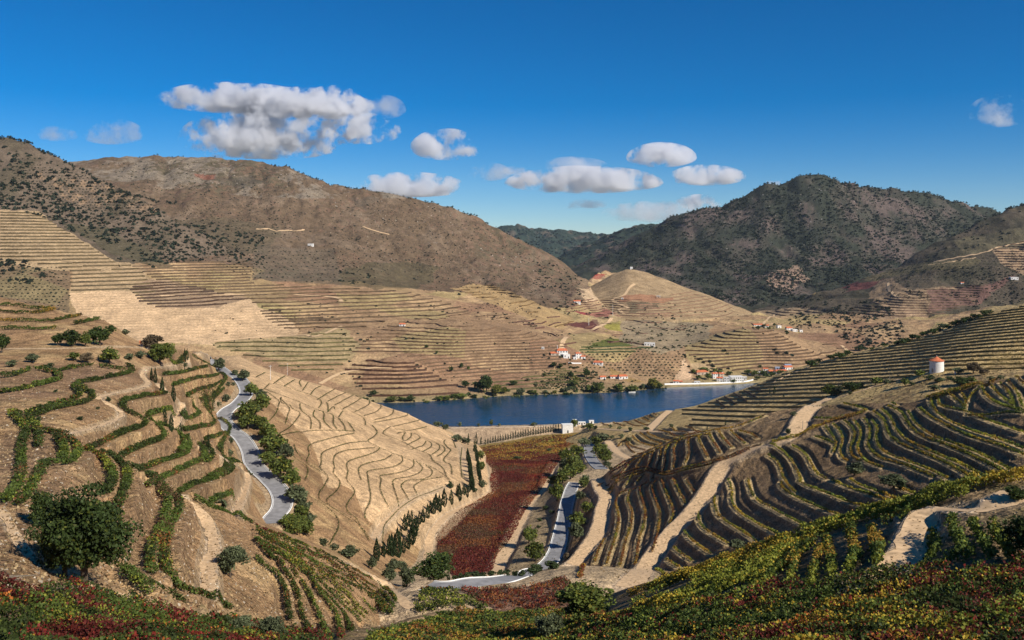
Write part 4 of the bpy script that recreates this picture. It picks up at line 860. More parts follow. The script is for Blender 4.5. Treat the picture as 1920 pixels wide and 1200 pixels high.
# terrace rows of the slopes across the river and round the tower
far = []
hz = lambda k: (lambda x, y, z: z+k*y)
FZ = [('mill', [(1290,800),(1400,800),(1500,770),(1560,742),(1700,712),(1730,700),(1830,700),(1960,700),(2230,690),(2230,440),(1920,574),(1840,593),(1760,626),(1650,653),(1590,668),(1530,684),(1470,700),(1430,718),(1400,730),(1350,748),(1300,765),(1260,772),(1300,782)], ('mill hill',), hz(.185), 2.8, 385, 730, 1240, 2240, .95, .8, (.15,.11,.035)),
      ('edge', [(1210,784),(1300,764),(1350,747),(1400,729),(1430,717),(1430,745),(1330,775),(1290,800),(1230,806)], ('mill hill',), lambda x, y, z: x-.15*y, 7.0, 500, 800, 1200, 1440, 1.2, 1.2, (.09,.06,.03)),
      ('near bank', [(640,690),(700,672),(760,672),(865,725),(860,742),(760,752),(690,745),(650,700)], ('far bank',), hz(0), 3.2, 930, 1300, 600, 900, 1.9, 1.7, (.07,.035,.02)),
      ('middle', [(650,668),(700,620),(760,600),(860,585),(1000,595),(1065,650),(1045,690),(980,708),(885,728),(800,690),(760,668),(700,664)], ('far bank',), hz(0), 2.7, 930, 1700, 600, 1100, 1.35, 1.3, (.13,.08,.045)),
      ('hill one', [(0,394),(70,400),(120,430),(212,490),(262,502),(300,560),(240,548),(132,548),(130,506),(0,486)], ('far bank', 'left spur'), hz(0), 5.0, 1100, 1700, 0, 320, 1.9, 1.8, (.09,.065,.03)),
      ('hill two', [(240,496),(400,490),(475,495),(468,530),(640,540),(760,545),(880,580),(870,600),(700,605),(560,612),(520,590),(460,562),(380,545),(300,530)], ('far bank',), hz(0), 3.9, 1100, 1800, 230, 900, 1.8, 1.6, (.10,.065,.035)),
      ('oval', [(240,540),(285,527),(360,535),(460,562),(400,577),(300,580),(262,568)], ('far bank',), hz(0), 3.4, 1100, 1700, 230, 470, 2.0, 1.8, (.06,.035,.02)),
      ('plain', [(134,552),(240,547),(262,572),(400,580),(460,566),(550,612),(540,632),(420,642),(230,640),(150,600)], ('far bank',), hz(.01), 2.9, 1000, 1700, 130, 570, .35, .9, (.34,.23,.13)),
      ('low left', [(380,645),(560,630),(640,618),(672,640),(650,680),(620,700),(560,700),(450,665)], ('far bank',), hz(0), 3.3, 930, 1500, 370, 680, 1.6, 1.4, (.10,.085,.032)),
      ('upper mid', [(480,575),(640,600),(700,612),(650,620),(540,622),(500,600)], ('far bank',), hz(0), 3.0, 1000, 1700, 470, 710, 1.7, 1.5, (.08,.05,.025)),
      ('shelf', [(850,540),(920,532),(1010,570),(1080,600),(1060,620),(960,590)], ('far bank',), hz(-.012), 3.6, 1300, 2000, 840, 1090, 1.7, 1.5, (.16,.10,.04)),
      ('spur foot', [(940,600),(1060,592),(1150,620),(1250,660),(1120,640),(1060,650),(1000,615)], ('far bank',), hz(0), 3.1, 1100, 1800, 930, 1260, 1.6, 1.5, (.10,.05,.035)),
      ('village hill', [(1280,660),(1340,620),(1440,615),(1560,640),(1610,665),(1560,690),(1500,702),(1400,700),(1330,690)], ('far bank', 'right spur'), hz(0), 3.0, 1000, 1900, 1270, 1640, 1.7, 1.5, (.09,.055,.03)),
      ('valley fields', [(1060,560),(1200,560),(1290,600),(1280,660),(1200,640),(1120,625),(1060,600)], ('far bank', 'knoll'), hz(0), 3.0, 1300, 2200, 1050, 1300, 1.3, 1.5, (.15,.08,.05)),
      ('shore slope', [(880,722),(1000,705),(1050,690),(1100,700),(1100,722),(1000,730),(900,738)], ('far bank',), hz(0), 1.6, 930, 1300, 860, 1110, 1.3, 1.3, (.08,.075,.025)),
      ('green rows', [(1095,640),(1160,630),(1230,640),(1290,668),(1240,655),(1120,668),(1085,660)], ('far bank',), hz(0), 2.2, 1000, 1500, 1080, 1300, 1.5, 1.5, (.06,.075,.025)),
      ('knoll', [(1190,570),(1290,545),(1400,582),(1440,605),(1380,612),(1290,600),(1200,592)], ('knoll',), hz(0), 4.0, 1500, 2100, 1180, 1450, 1.4, 1.5, (.20,.12,.07)),
      ('spur fields', [(1390,590),(1500,577),(1560,590),(1700,545),(1790,535),(1850,530),(1830,570),(1740,600),(1770,640),(1640,660),(1560,625),(1490,610)], ('right spur',), hz(0), 4.2, 1400, 2200, 1380, 1960, 1.6, 1.6, (.12,.075,.045)),
      ('spur top', [(1860,465),(1925,450),(1960,440),(1960,520),(1880,500)], ('right spur',), hz(0), 5.0, 1500, 2300, 1850, 1960, 1.7, 1.7, (.12,.07,.04))]
for nm_, poly, ly, phi, step, y0, y1, u0, u1, h, w, tint in FZ:
    h *= 1.0; w *= .95; tint = tuple(q*1.25 for q in tint)
    rws = field_rows(poly, ly, phi, step, u0, u1, y0, y1, 1)
    for r in rws:
        r[1:-1] = (r[:-2]+2*r[1:-1]+r[2:])/4; r[:, 2] = height(r[:, 0], r[:, 1])
        if len(r) > 10: far.append((nm_, r, hedge(r, h, w, RNG, len(far), tint)))
FZL = {'mill': 'long vine row behind the white tower', 'edge': 'short vine row at the river edge of the golden slope', 'near bank': 'dark vine row of the fan-shaped far shore vineyard', 'middle': 'brown vine row on the long terraces across the river',
       'hill one': 'vine row on the terraces below the scrub at upper left', 'hill two': 'vine row on the broad terraces under the brown hill', 'oval': 'dark vine row of the oval vineyard', 'plain': 'faint furrow row across the bare tan field', 'low left': 'yellow-green vine row beyond the left road',
       'upper mid': 'vine row on the terraces right of the bare tan field', 'valley fields': 'vine row on the small fields below the conical hill', 'shore slope': 'vine row close above the far river bank', 'green rows': 'green vine row above the far shore houses', 'shelf': 'ochre vine row on the shelf at the foot of the brown hill', 'spur foot': 'reddish vine row above the far shore houses', 'village hill': 'vine row on the terraces above the riverside village', 'knoll': 'vine row on the flank of the conical hill', 'spur fields': 'vine row among the fields of the right spur', 'spur top': 'vine row at the right edge below the dark ridge'}
far.sort(key=lambda q: (q[0], seen_v(q[1]).mean()))
for n_, r, (V, F, T) in far: RECS.append((FZL[n_], 'from the top', 'vine rows of the far slopes', V, F, T, apparent(r, 1.0)*(.3 if n_ == 'plain' else 1)))
keep = set(sorted(range(len(RECS)), key=lambda i: -RECS[i][6])[:300]); cnt = {}
for i in range(len(RECS)):
    lab, where, grp, V, F, T, _ = RECS[i]
    if i in keep:
        cnt[lab] = cnt.get(lab, 0)+1; o = mesh_obj('vine_hedge', V, F, M['leaf'], tint=T)
        set_props(o, f'{lab}, {ordinal(cnt[lab])} {where}', 'vine row', grp)
V, F, T = merge([RECS[i][3:6] for i in range(len(RECS)) if i not in keep]); o = mesh_obj('distant_vines', V, F, M['leaf'], tint=T); set_props(o, 'rest of the fine terrace lines of vines on the slopes', 'vines', None, 'stuff')
print('rows', len(RECS)); RECS.clear()

# ---------------------------------------------------------------- trees and bushes
def crown(kind, n, leaf, rng):
    """unit crown: width 1, height 1, standing on z=0; leaves gathered in clumps with gaps between"""
    if kind == 'cypress':
        t = rng.beta(1.1, 1.5, n); ang = rng.rand(n)*2*np.pi
        prof = (np.sin(np.clip(t*1.0+.06, 0, 1)*np.pi)**.6)*(1-t*.72)+.03
        r = prof*.62*(.75+.35*rng.rand(n))*(.9+.2*vnoise(ang*1.4, t*9, 2)); c = np.c_[r*np.cos(ang), r*np.sin(ang), t]
        base = np.array([.026, .042, .015]); k = .7+.6*rng.rand(n, 1)
        V, F, T = quads(c, leaf*(.6+.6*rng.rand(n)), base*k, rng); 
        return V, F, T
    m = {'oak': 90, 'broad': 55, 'olive': 48, 'bush': 26, 'willow': 50, 'bare': 40}[kind]
    lob = rng.normal(size=(5, 3)); lob /= np.linalg.norm(lob, axis=1)[:, None]
    cc = rng.normal(size=(m, 3)); cc /= np.linalg.norm(cc, axis=1)[:, None]; cc *= (rng.rand(m, 1)**.4)
    cc *= (.78+.45*np.clip((cc@lob.T).max(1), 0, 1)[:, None]**3)
    cc = cc*np.array([.38, .38, .36])+np.array([0, 0, .55 if kind != 'bush' else .45]); cc[:, :2] *= (1.1-.35*np.abs(cc[:, 2:3]-.45))
    rad = .075+.10*rng.rand(m)
    i = rng.randint(m, size=n); d = rng.normal(size=(n, 3)); d /= np.linalg.norm(d, axis=1)[:, None]
    c = cc[i]+d*(rad[i]*(.55+.5*rng.rand(n)))[:, None]*np.array([1.15, 1.15, .85])
    c[:, 2] = np.maximum(c[:, 2], .02)
    if kind == 'willow': c[:, 2] -= .15*rng.rand(n)*(np.hypot(c[:, 0], c[:, 1])*2)
    base = {'oak': (.045, .068, .018), 'broad': (.10, .125, .028), 'olive': (.105, .122, .060), 'bush': (.055, .075, .03), 'willow': (.17, .17, .038), 'bare': (.16, .12, .07)}[kind]
    tw = (.75+.5*rng.rand(m))[i][:, None]*(.75+.5*rng.rand(n, 1))
    T = np.array(base)*tw
    if kind in ('broad', 'willow', 'oak'): 
        y = rng.rand(n) < .10; T[y] = T[y]*np.array([2.0, 1.5, 1.0])
    return quads(c, leaf*(.6+.7*rng.rand(n)), T, rng)
def trunk(rng, limbs=5, slim=.045):
    V = []; F = []
    def tube(p, q, r0, r1, k=6):
        b = len(V); p = np.array(p, float); q = np.array(q, float); d = (q-p)/np.linalg.norm(q-p)
        a = np.cross(d, [.3, 1, .2]); a /= np.linalg.norm(a); c = np.cross(d, a)
        for z, r in ((p, r0), ((p+q)/2+rng.normal(size=3)*.01, (r0+r1)/2), (q, r1)):
            for j in range(k): th = 2*math.pi*j/k; V.append(z+(a*math.cos(th)+c*math.sin(th))*r)
        for s_ in range(2):
            for j in range(k): F.append((b+s_*k+j, b+s_*k+(j+1) % k, b+(s_+1)*k+(j+1) % k, b+(s_+1)*k+j))
    tube((0, 0, -.12), (.01, 0, .34), slim, slim*.7)
    for l in range(limbs):
        a = 2*math.pi*l/limbs+rng.rand(); tube((.005, 0, .26+.03*l), (.2*math.cos(a), .2*math.sin(a), .45+.15*rng.rand()), slim*.5, slim*.15, 5)
    return np.array(V), np.array(F, np.int32)
PROTO = {}
def proto(kind, level, var=0):
    key = (kind, level, var)
    if key not in PROTO:
        rng = np.random.RandomState(100+len(PROTO)); n, leaf = {0: (16000, .034), 1: (5200, .055), 2: (1500, .095), 3: (420, .15), 4: (130, .22)}[level]
        if kind == 'cypress': n = int(n*.55); leaf *= 1.25
        c = crown(kind, n, leaf, rng); tr = trunk(rng, 0 if kind == 'cypress' else 5)
        PROTO[key] = [c, tr, None, None]
    return PROTO[key]
KIND = {'oak': ('oak_tree', 'tree', 'dark green oak tree'), 'broad': ('broadleaf_tree', 'tree', 'mid green leafy tree'), 'olive': ('olive_tree', 'tree', 'grey-green olive tree'), 'bush': ('green_bush', 'bush', 'dark green bush'),
        'willow': ('willow_tree', 'tree', 'yellow-green willow'), 'bare': ('bare_tree', 'tree', 'brown half-bare tree'), 'cypress': ('cypress_tree', 'cypress', 'slim dark cypress')}
TREES = []
def add_tree(kind, u, v, wpx, hpx=None, place='', ymin=50, ymax=None):
    p = cast(u, v, ymin)
    if p is None or (ymax and p[1] > ymax): return
    hpx = hpx or wpx*.9
    TREES.append([kind, p[0], p[1], wpx*p[1]/FP, hpx*p[1]/FP, place, wpx*hpx])
def add(place, ymin, *items, ymax=None):
    for it in items: add_tree(it[0], it[1], it[2], it[3], it[4] if len(it) > 4 else None, place, ymin, ymax)
o_, b_, l_, s_, w_, c_, r_ = 'oak', 'broad', 'olive', 'bush', 'willow', 'cypress', 'bare'
add('at bottom left', 62, (o_,158,1097,180,190),(o_,120,1082,110,150),(o_,86,990,66,76))
add('by the near left track', 80, (l_,432,1083,66,68))
add('at the bottom edge left of centre', 62, (l_,452,1196,60,48),(l_,512,1206,66,56))
add('at the bottom edge right of centre', 100, (b_,1098,1168,122,86),(l_,1032,1200,76,50))
add('at the right edge by the bare track', 50, (o_,1932,1052,105,92),(o_,1905,938,46,30))
add('by the pale forecourt', 200, (o_,816,1100,76,58),(l_,655,1056,38,30),(l_,697,1068,24,26),(l_,730,1090,30,30),(l_,738,1072,28,28),(l_,764,1100,40,42),(l_,752,1070,22,22),(l_,627,1045,16,16),(l_,606,1040,24,18),(c_,759,1167,9,27),(c_,805,1107,7,22),(c_,841,1108,6,18),(c_,940,1164,5,12))
add('along the valley road hedge', 200, (s_,854,1103,12,12),(s_,877,1103,17,16),(s_,894,1103,17,15),(s_,907,1102,13,11),(s_,922,1101,17,16),(s_,937,1100,15,15),(s_,951,1099,16,15),(s_,966,1098,16,14),(s_,980,1096,20,18),(s_,1002,1092,34,26),(s_,1036,1081,32,20),(s_,895,1084,38,10),(s_,865,1090,20,12))
add('right of the winding left road', 220, (l_,410,696,30,27),(l_,455,714,32,22),(l_,440,704,15,12),(b_,470,742,34,26),(l_,488,752,28,24),(b_,462,786,48,36),(b_,465,805,44,34),(b_,490,770,36,34),(l_,478,778,28,22),(b_,488,805,34,28),(b_,500,826,44,38),(b_,512,850,52,40),(l_,536,862,34,34),(b_,502,872,36,28),(b_,526,896,54,44),(b_,547,912,44,36),
    (l_,556,944,46,40),(l_,570,962,36,30),(l_,580,984,30,26),(b_,548,1006,62,50),(b_,562,978,42,34),(b_,574,1004,38,32),ymax=600)
add('on the bank beside the left road', 150, (l_,424,754,18,17),(l_,409,762,11,10),(l_,433,833,12,15),(l_,430,857,13,16),(l_,428,725,12,10),(l_,438,724,10,9),(s_,352,818,10,8),(l_,417,954,24,20),(s_,72,842,13,16),(s_,203,753,14,12),(s_,184,768,9,8),(s_,104,736,8,8),(s_,150,788,16,10))
add('along the small road at left', 180, (o_,108,648,26,26),(o_,135,650,36,34),(b_,160,650,28,30),(o_,187,648,42,40),(o_,208,626,20,18),(o_,3,662,28,40),(l_,60,680,30,20),(b_,138,676,26,18),(r_,160,680,30,20),(b_,205,682,44,34),(l_,243,676,20,16),(l_,262,672,22,16),(r_,288,660,44,40),(b_,300,684,52,48),(b_,318,668,28,26),(l_,235,628,15,12),(b_,255,634,20,24),(l_,338,656,16,11),(l_,22,688,26,14),(s_,90,690,22,12),(l_,345,690,16,12),ymax=500)
add('on the left hill', 100, (c_,284,713,6,25),(c_,291,718,7,30),(c_,304,736,8,32),(c_,325,752,9,34),(c_,309,796,9,34),(c_,321,809,9,35),(c_,338,816,8,25),(c_,390,842,7,30),(c_,346,679,6,26),(c_,351,675,5,22),ymax=520)
cyp = [(905,600,43),(957,575,30),(1000,565,40),(1018,570,44),(1040,510,28),(1062,575,56),(1085,420,20),(1105,545,30),(1115,380,32),(1138,515,32),(1142,345,30),(1170,480,44),(1168,310,22),(1190,420,38),(1205,380,30),(1225,330,25),(1252,315,28),(1288,285,28),(1310,235,22),(1332,255,30),(1350,200,28),(1375,235,32),(1412,200,36),(1465,180,28),(1525,155,34),(1510,120,22),(1560,110,22),(1582,125,24),(1620,60,30),(1600,90,20)]
add('in the row climbing beside the red vineyard', 200, *[(c_, 480+x/4, 900+y/4, h*.31, h) for x, y, h in cyp])
cy2 = [(612,405,24),(617,430,26),(622,470,28),(628,510,28),(634,560,28),(642,592,24),(625,450,24),(631,535,26),(660,350,22),(668,400,24),(672,450,24),(680,500,26),(690,540,24),(664,375,22),(676,475,24),(648,330,16),(606,385,22),(608,395,24),(619,450,26),(625,490,28),(630,525,28),(638,575,26),(656,335,20),(666,388,22),(674,463,24),(678,488,24),(684,520,24),(640,560,24)]
add('in the double line above the red vineyard', 300, *[(c_, 700+x/3.43, 750+y/3.43, h*.27, h) for x, y, h in cy2])
add('beside the double cypress line', 300, (b_,901,862,17,19),(b_,902,884,20,22),(l_,904,915,20,16),(l_,891,924,13,11),(s_,844,916,17,17),(l_,857,828,24,14),(l_,872,832,20,12))
add('under the embankment', 500, *[(c_, 910+137*k/29, 833-25*k/29-(k*(29-k))/140, 3.2, 11+3*((k*7) % 5)/4+k*.12) for k in range(30)], (c_,878,834,4.5,22),(c_,889,832,3,15),(c_,893,833,5,23),(c_,902,833,4,18))
add('beside the valley road', 330, (b_,1060,866,32,28),(b_,1082,858,34,26),(b_,1075,884,44,34),(l_,1097,838,28,18),(b_,1044,940,36,40),(b_,1055,905,34,30),(b_,1070,898,34,30),(b_,1086,888,28,22),(l_,1098,908,22,20),(b_,1040,912,30,24),(l_,1060,884,34,24),
    (b_,1124,858,30,30),(b_,1135,868,30,30),(b_,1118,836,30,20),(l_,1131,826,26,14),(l_,1138,876,18,12),(l_,1145,882,12,8))
add('between the red vineyard and the valley road', 270, (b_,992,1018,38,34),(b_,1004,1052,42,40),(b_,1095,914,26,20),(l_,1087,938,22,20),(b_,1101,962,28,24),(l_,1080,1014,36,36),(b_,1083,988,32,30),(r_,1062,1048,18,14),(s_,1022,956,15,10),(s_,1035,963,12,9),(s_,1012,977,11,8),(s_,1010,990,10,7),(s_,1030,847,16,9),(s_,970,862,16,9))
add('by the near river bank', 550, (l_,862,800,11,9),(l_,897,800,9,7),(b_,921,799,10,13),(l_,936,800,8,7),(l_,1000,799,16,8),(l_,820,800,22,11),(l_,835,806,20,12),(b_,1140,784,24,15),(b_,1076,806,15,22),(b_,1106,806,24,14),(s_,1116,805,13,9),(l_,1144,803,11,8),(l_,1162,806,10,8),(s_,1182,808,14,8),(s_,1212,806,13,8),(l_,1147,823,12,8),(l_,1165,822,15,9),(l_,1178,828,16,9),(l_,1259,803,12,10),(s_,1095,802,12,6))
add('around the white tower', 250, (b_,1558,742,36,22),(l_,1572,738,24,16),(o_,1597,734,34,20),(o_,1612,728,18,12),(b_,1642,722,28,16),(l_,1662,720,15,11),(b_,1697,724,22,17),(b_,1723,708,24,16),(s_,1742,712,24,12),(s_,1762,717,24,13),(o_,1800,722,36,16),(b_,1822,718,22,13),(l_,1797,701,24,13),(r_,1825,700,28,22),(r_,1845,703,22,14),(l_,1875,711,15,9),(l_,1752,732,24,12),(l_,1860,714,18,9),(s_,1594,740,9,8),(s_,1710,722,16,8),(s_,1780,712,16,9))
add('among the rows of the right hill', 100, (l_,1602,893,40,27),(l_,1675,915,54,30),(s_,1692,918,30,18),(l_,1780,920,32,16),(l_,1382,1032,40,24),(l_,1478,815,14,14),(l_,1487,780,15,10))
add('on the golden slope', 350, (c_,1452,737,5,14),(c_,1443,737,3,8),(c_,1469,746,4,7),(c_,1360,797,3,10),(c_,1326,806,3,7),(o_,1522,688,24,14),(o_,1535,680,16,9),(o_,1558,674,20,10),(o_,1574,672,28,13),(o_,1590,666,18,10),(o_,1612,658,22,11),(o_,1658,650,14,7),(b_,1634,656,12,6))
add('on the crest behind the golden slope', 350, *[(o_, 1682+i*9.6, 647-i*3.25+(i*5 % 3), 15+(i*7 % 5), 9+(i*3 % 6)) for i in range(19)])
add('on the far river bank', 850, (o_,873,727,18,14),(o_,912,738,28,38),(o_,902,736,20,26),(w_,930,742,26,24),(o_,894,730,18,16),(o_,963,722,20,9),(l_,977,740,20,14),(b_,945,738,20,14),(b_,1120,736,32,20),(b_,1108,735,20,14),(b_,1160,735,28,17),(b_,1187,734,28,15),(w_,1223,729,28,22),(b_,1236,728,18,12),(o_,1100,708,15,19),(c_,1109,712,4,15),(o_,1070,710,16,15),(w_,1080,715,13,11),(o_,700,742,18,12),
    (b_,735,753,28,10),(o_,768,752,26,9),(b_,752,752,18,8),(b_,830,750,32,9),(b_,865,746,28,9),(o_,850,746,18,8),(b_,800,754,16,5),(b_,1075,724,24,12),(l_,1205,728,14,9),(l_,1060,735,20,9),(w_,1040,737,14,6),(l_,1022,738,16,7),(b_,1000,739,18,8),
    (o_,865,690,9,10),(o_,846,698,10,13),(b_,878,694,8,8),(o_,800,653,9,7),(o_,819,664,7,7),(o_,915,712,12,8),(l_,990,715,10,7),(o_,1038,690,14,12),(o_,1050,690,12,9),(o_,1020,706,10,7))
add('by the far village', 950, (b_,1328,712,16,14),(o_,1310,712,14,10),(b_,1340,698,12,9),(o_,1375,718,12,8),(b_,1402,702,18,10),(b_,1416,705,20,11),(o_,1432,704,18,10),(o_,1447,706,18,10),(b_,1350,700,18,7),(b_,1300,700,16,8),(b_,1320,694,22,6),(o_,1368,704,14,9),(o_,1425,690,9,7),(b_,1466,702,18,9),(o_,1436,708,14,9),(o_,1420,712,14,8),(b_,1460,708,12,8),(o_,1478,702,14,8),(o_,1422,618,12,8),(o_,1432,614,14,7),(o_,1452,612,8,7),(o_,1475,628,8,10),(b_,1442,618,10,6))
print('trees', len(TREES))
LADJ = ['smallest', 'small', 'mid-sized', 'large']
cnt = {}; tot = {}
TREES.sort(key=lambda t_: (t_[5], t_[0], t_[1]/t_[2]))
for t_ in TREES: tot[(t_[0], t_[5])] = tot.get((t_[0], t_[5]), 0)+1
for kind, x, y, w, h, place, area in TREES:
    side = math.sqrt(area)*1024/1920; lvl = 0 if side > 60 else 1 if side > 26 else 2 if side > 12 else 3 if side > 6.5 else 4
    vr = int(abs(x*7.3+y*3.1)) % (3 if lvl >= 1 else 2); pr = proto(kind, lvl, vr); nm, cat, desc = KIND[kind]
    root = bpy.data.objects.new(nm, None); col.objects.link(root); root.empty_display_size = .5
    root.location = (x, y, float(height(x, y))-.15*min(h, 2)*.3); root.rotation_euler = (0, 0, random.Random(int(x*100)).random()*6.28)
    if pr[2] is None:
        co = mesh_obj('crown', *pr[0][:2], M['leaf'], tint=pr[0][2]); pr[2] = co.data
        to = mesh_obj('trunk', *pr[1], M['bark']); pr[3] = to.data
    else:
        co = bpy.data.objects.new('crown', pr[2]); col.objects.link(co); to = bpy.data.objects.new('trunk', pr[3]); col.objects.link(to)
    as_ = .85+.3*random.Random(int(y*37)).random() if kind != 'cypress' else 1
    for q in (co, to): q.parent = root; q.scale = (w*as_, w/as_, h)
    k_ = (kind, place); cnt[k_] = cnt.get(k_, 0)+1
    set_props(root, (desc+' '+place) if tot[k_] == 1 else f'{desc} {place}, {ordinal(cnt[k_])} from the left', cat, f'{KIND[kind][2]}s {place}')

# scattered scrub, olive groves and woods of the far slopes: a mass nobody could count
def scatter(poly, n, rmin, rmax, layer, tint, seed, ymin=900, grid=None, nq=11):
    nq = 6 if n > 4000 else nq
    rng = np.random.RandomState(seed); us = [p[0] for p in poly]; vs = [p[1] for p in poly]; out = []
    if grid:
        gu, gv = grid; uu, vv = np.meshgrid(np.arange(min(us), max(us), gu), np.arange(min(vs), max(vs), gv)); uu = uu+(np.arange(len(uu)) % 2)[:, None]*gu*.5
        P = np.c_[uu.ravel()+rng.normal(size=uu.size)*gu*.13, vv.ravel()+rng.normal(size=uu.size)*gv*.13]; n = len(P)
    else: P = np.c_[min(us)+rng.rand(n)*(max(us)-min(us)), min(vs)+rng.rand(n)*(max(vs)-min(vs))]
    P = P[inpoly(P[:, 0], P[:, 1], poly)]
    for u, v in P:
        p = cast(u, v, ymin)
        if p is None or p[1] > 7000: continue
        out.append((p[0], p[1], p[2], rmin+(rmax-rmin)*rng.rand()**2))
    if not out: return None
    B = np.array(out)
    if layer is not None:
        i = yidx(B[:, 1]).astype(int); j = uidx(960+FP*B[:, 0]/B[:, 1]).astype(int); B = B[np.isin(LID[i, j], [lid(q) for q in layer])]
    if not grid and len(B): B = B[(fbm(B[:, 0]/70, B[:, 1]/90, 3, seed)+.25*rng.normal(size=len(B))) > (-.16 if nq == 6 else -.06)]
    n = len(B)
    if n == 0: return None
    d = rng.normal(size=(n, nq, 3)); d /= np.linalg.norm(d, axis=2)[:, :, None]; d[:, :, 2] = np.abs(d[:, :, 2])*.8
    c = B[:, None, :3]+d*B[:, None, 3:4]*.62; s = np.repeat(B[:, 3], nq)*.95
    t_ = np.array(tint)*(.7+.6*rng.rand(n, 1, 1))*(.8+.4*rng.rand(n, nq, 1)); t_ = np.broadcast_to(t_, (n, nq, 3)).reshape(-1, 3)
    return quads(c.reshape(-1, 3), s*(.8+.4*rng.rand(len(s))), t_, rng)
DG = (.028, .036, .020); OG = (.07, .075, .04); BR = (.10, .075, .05)
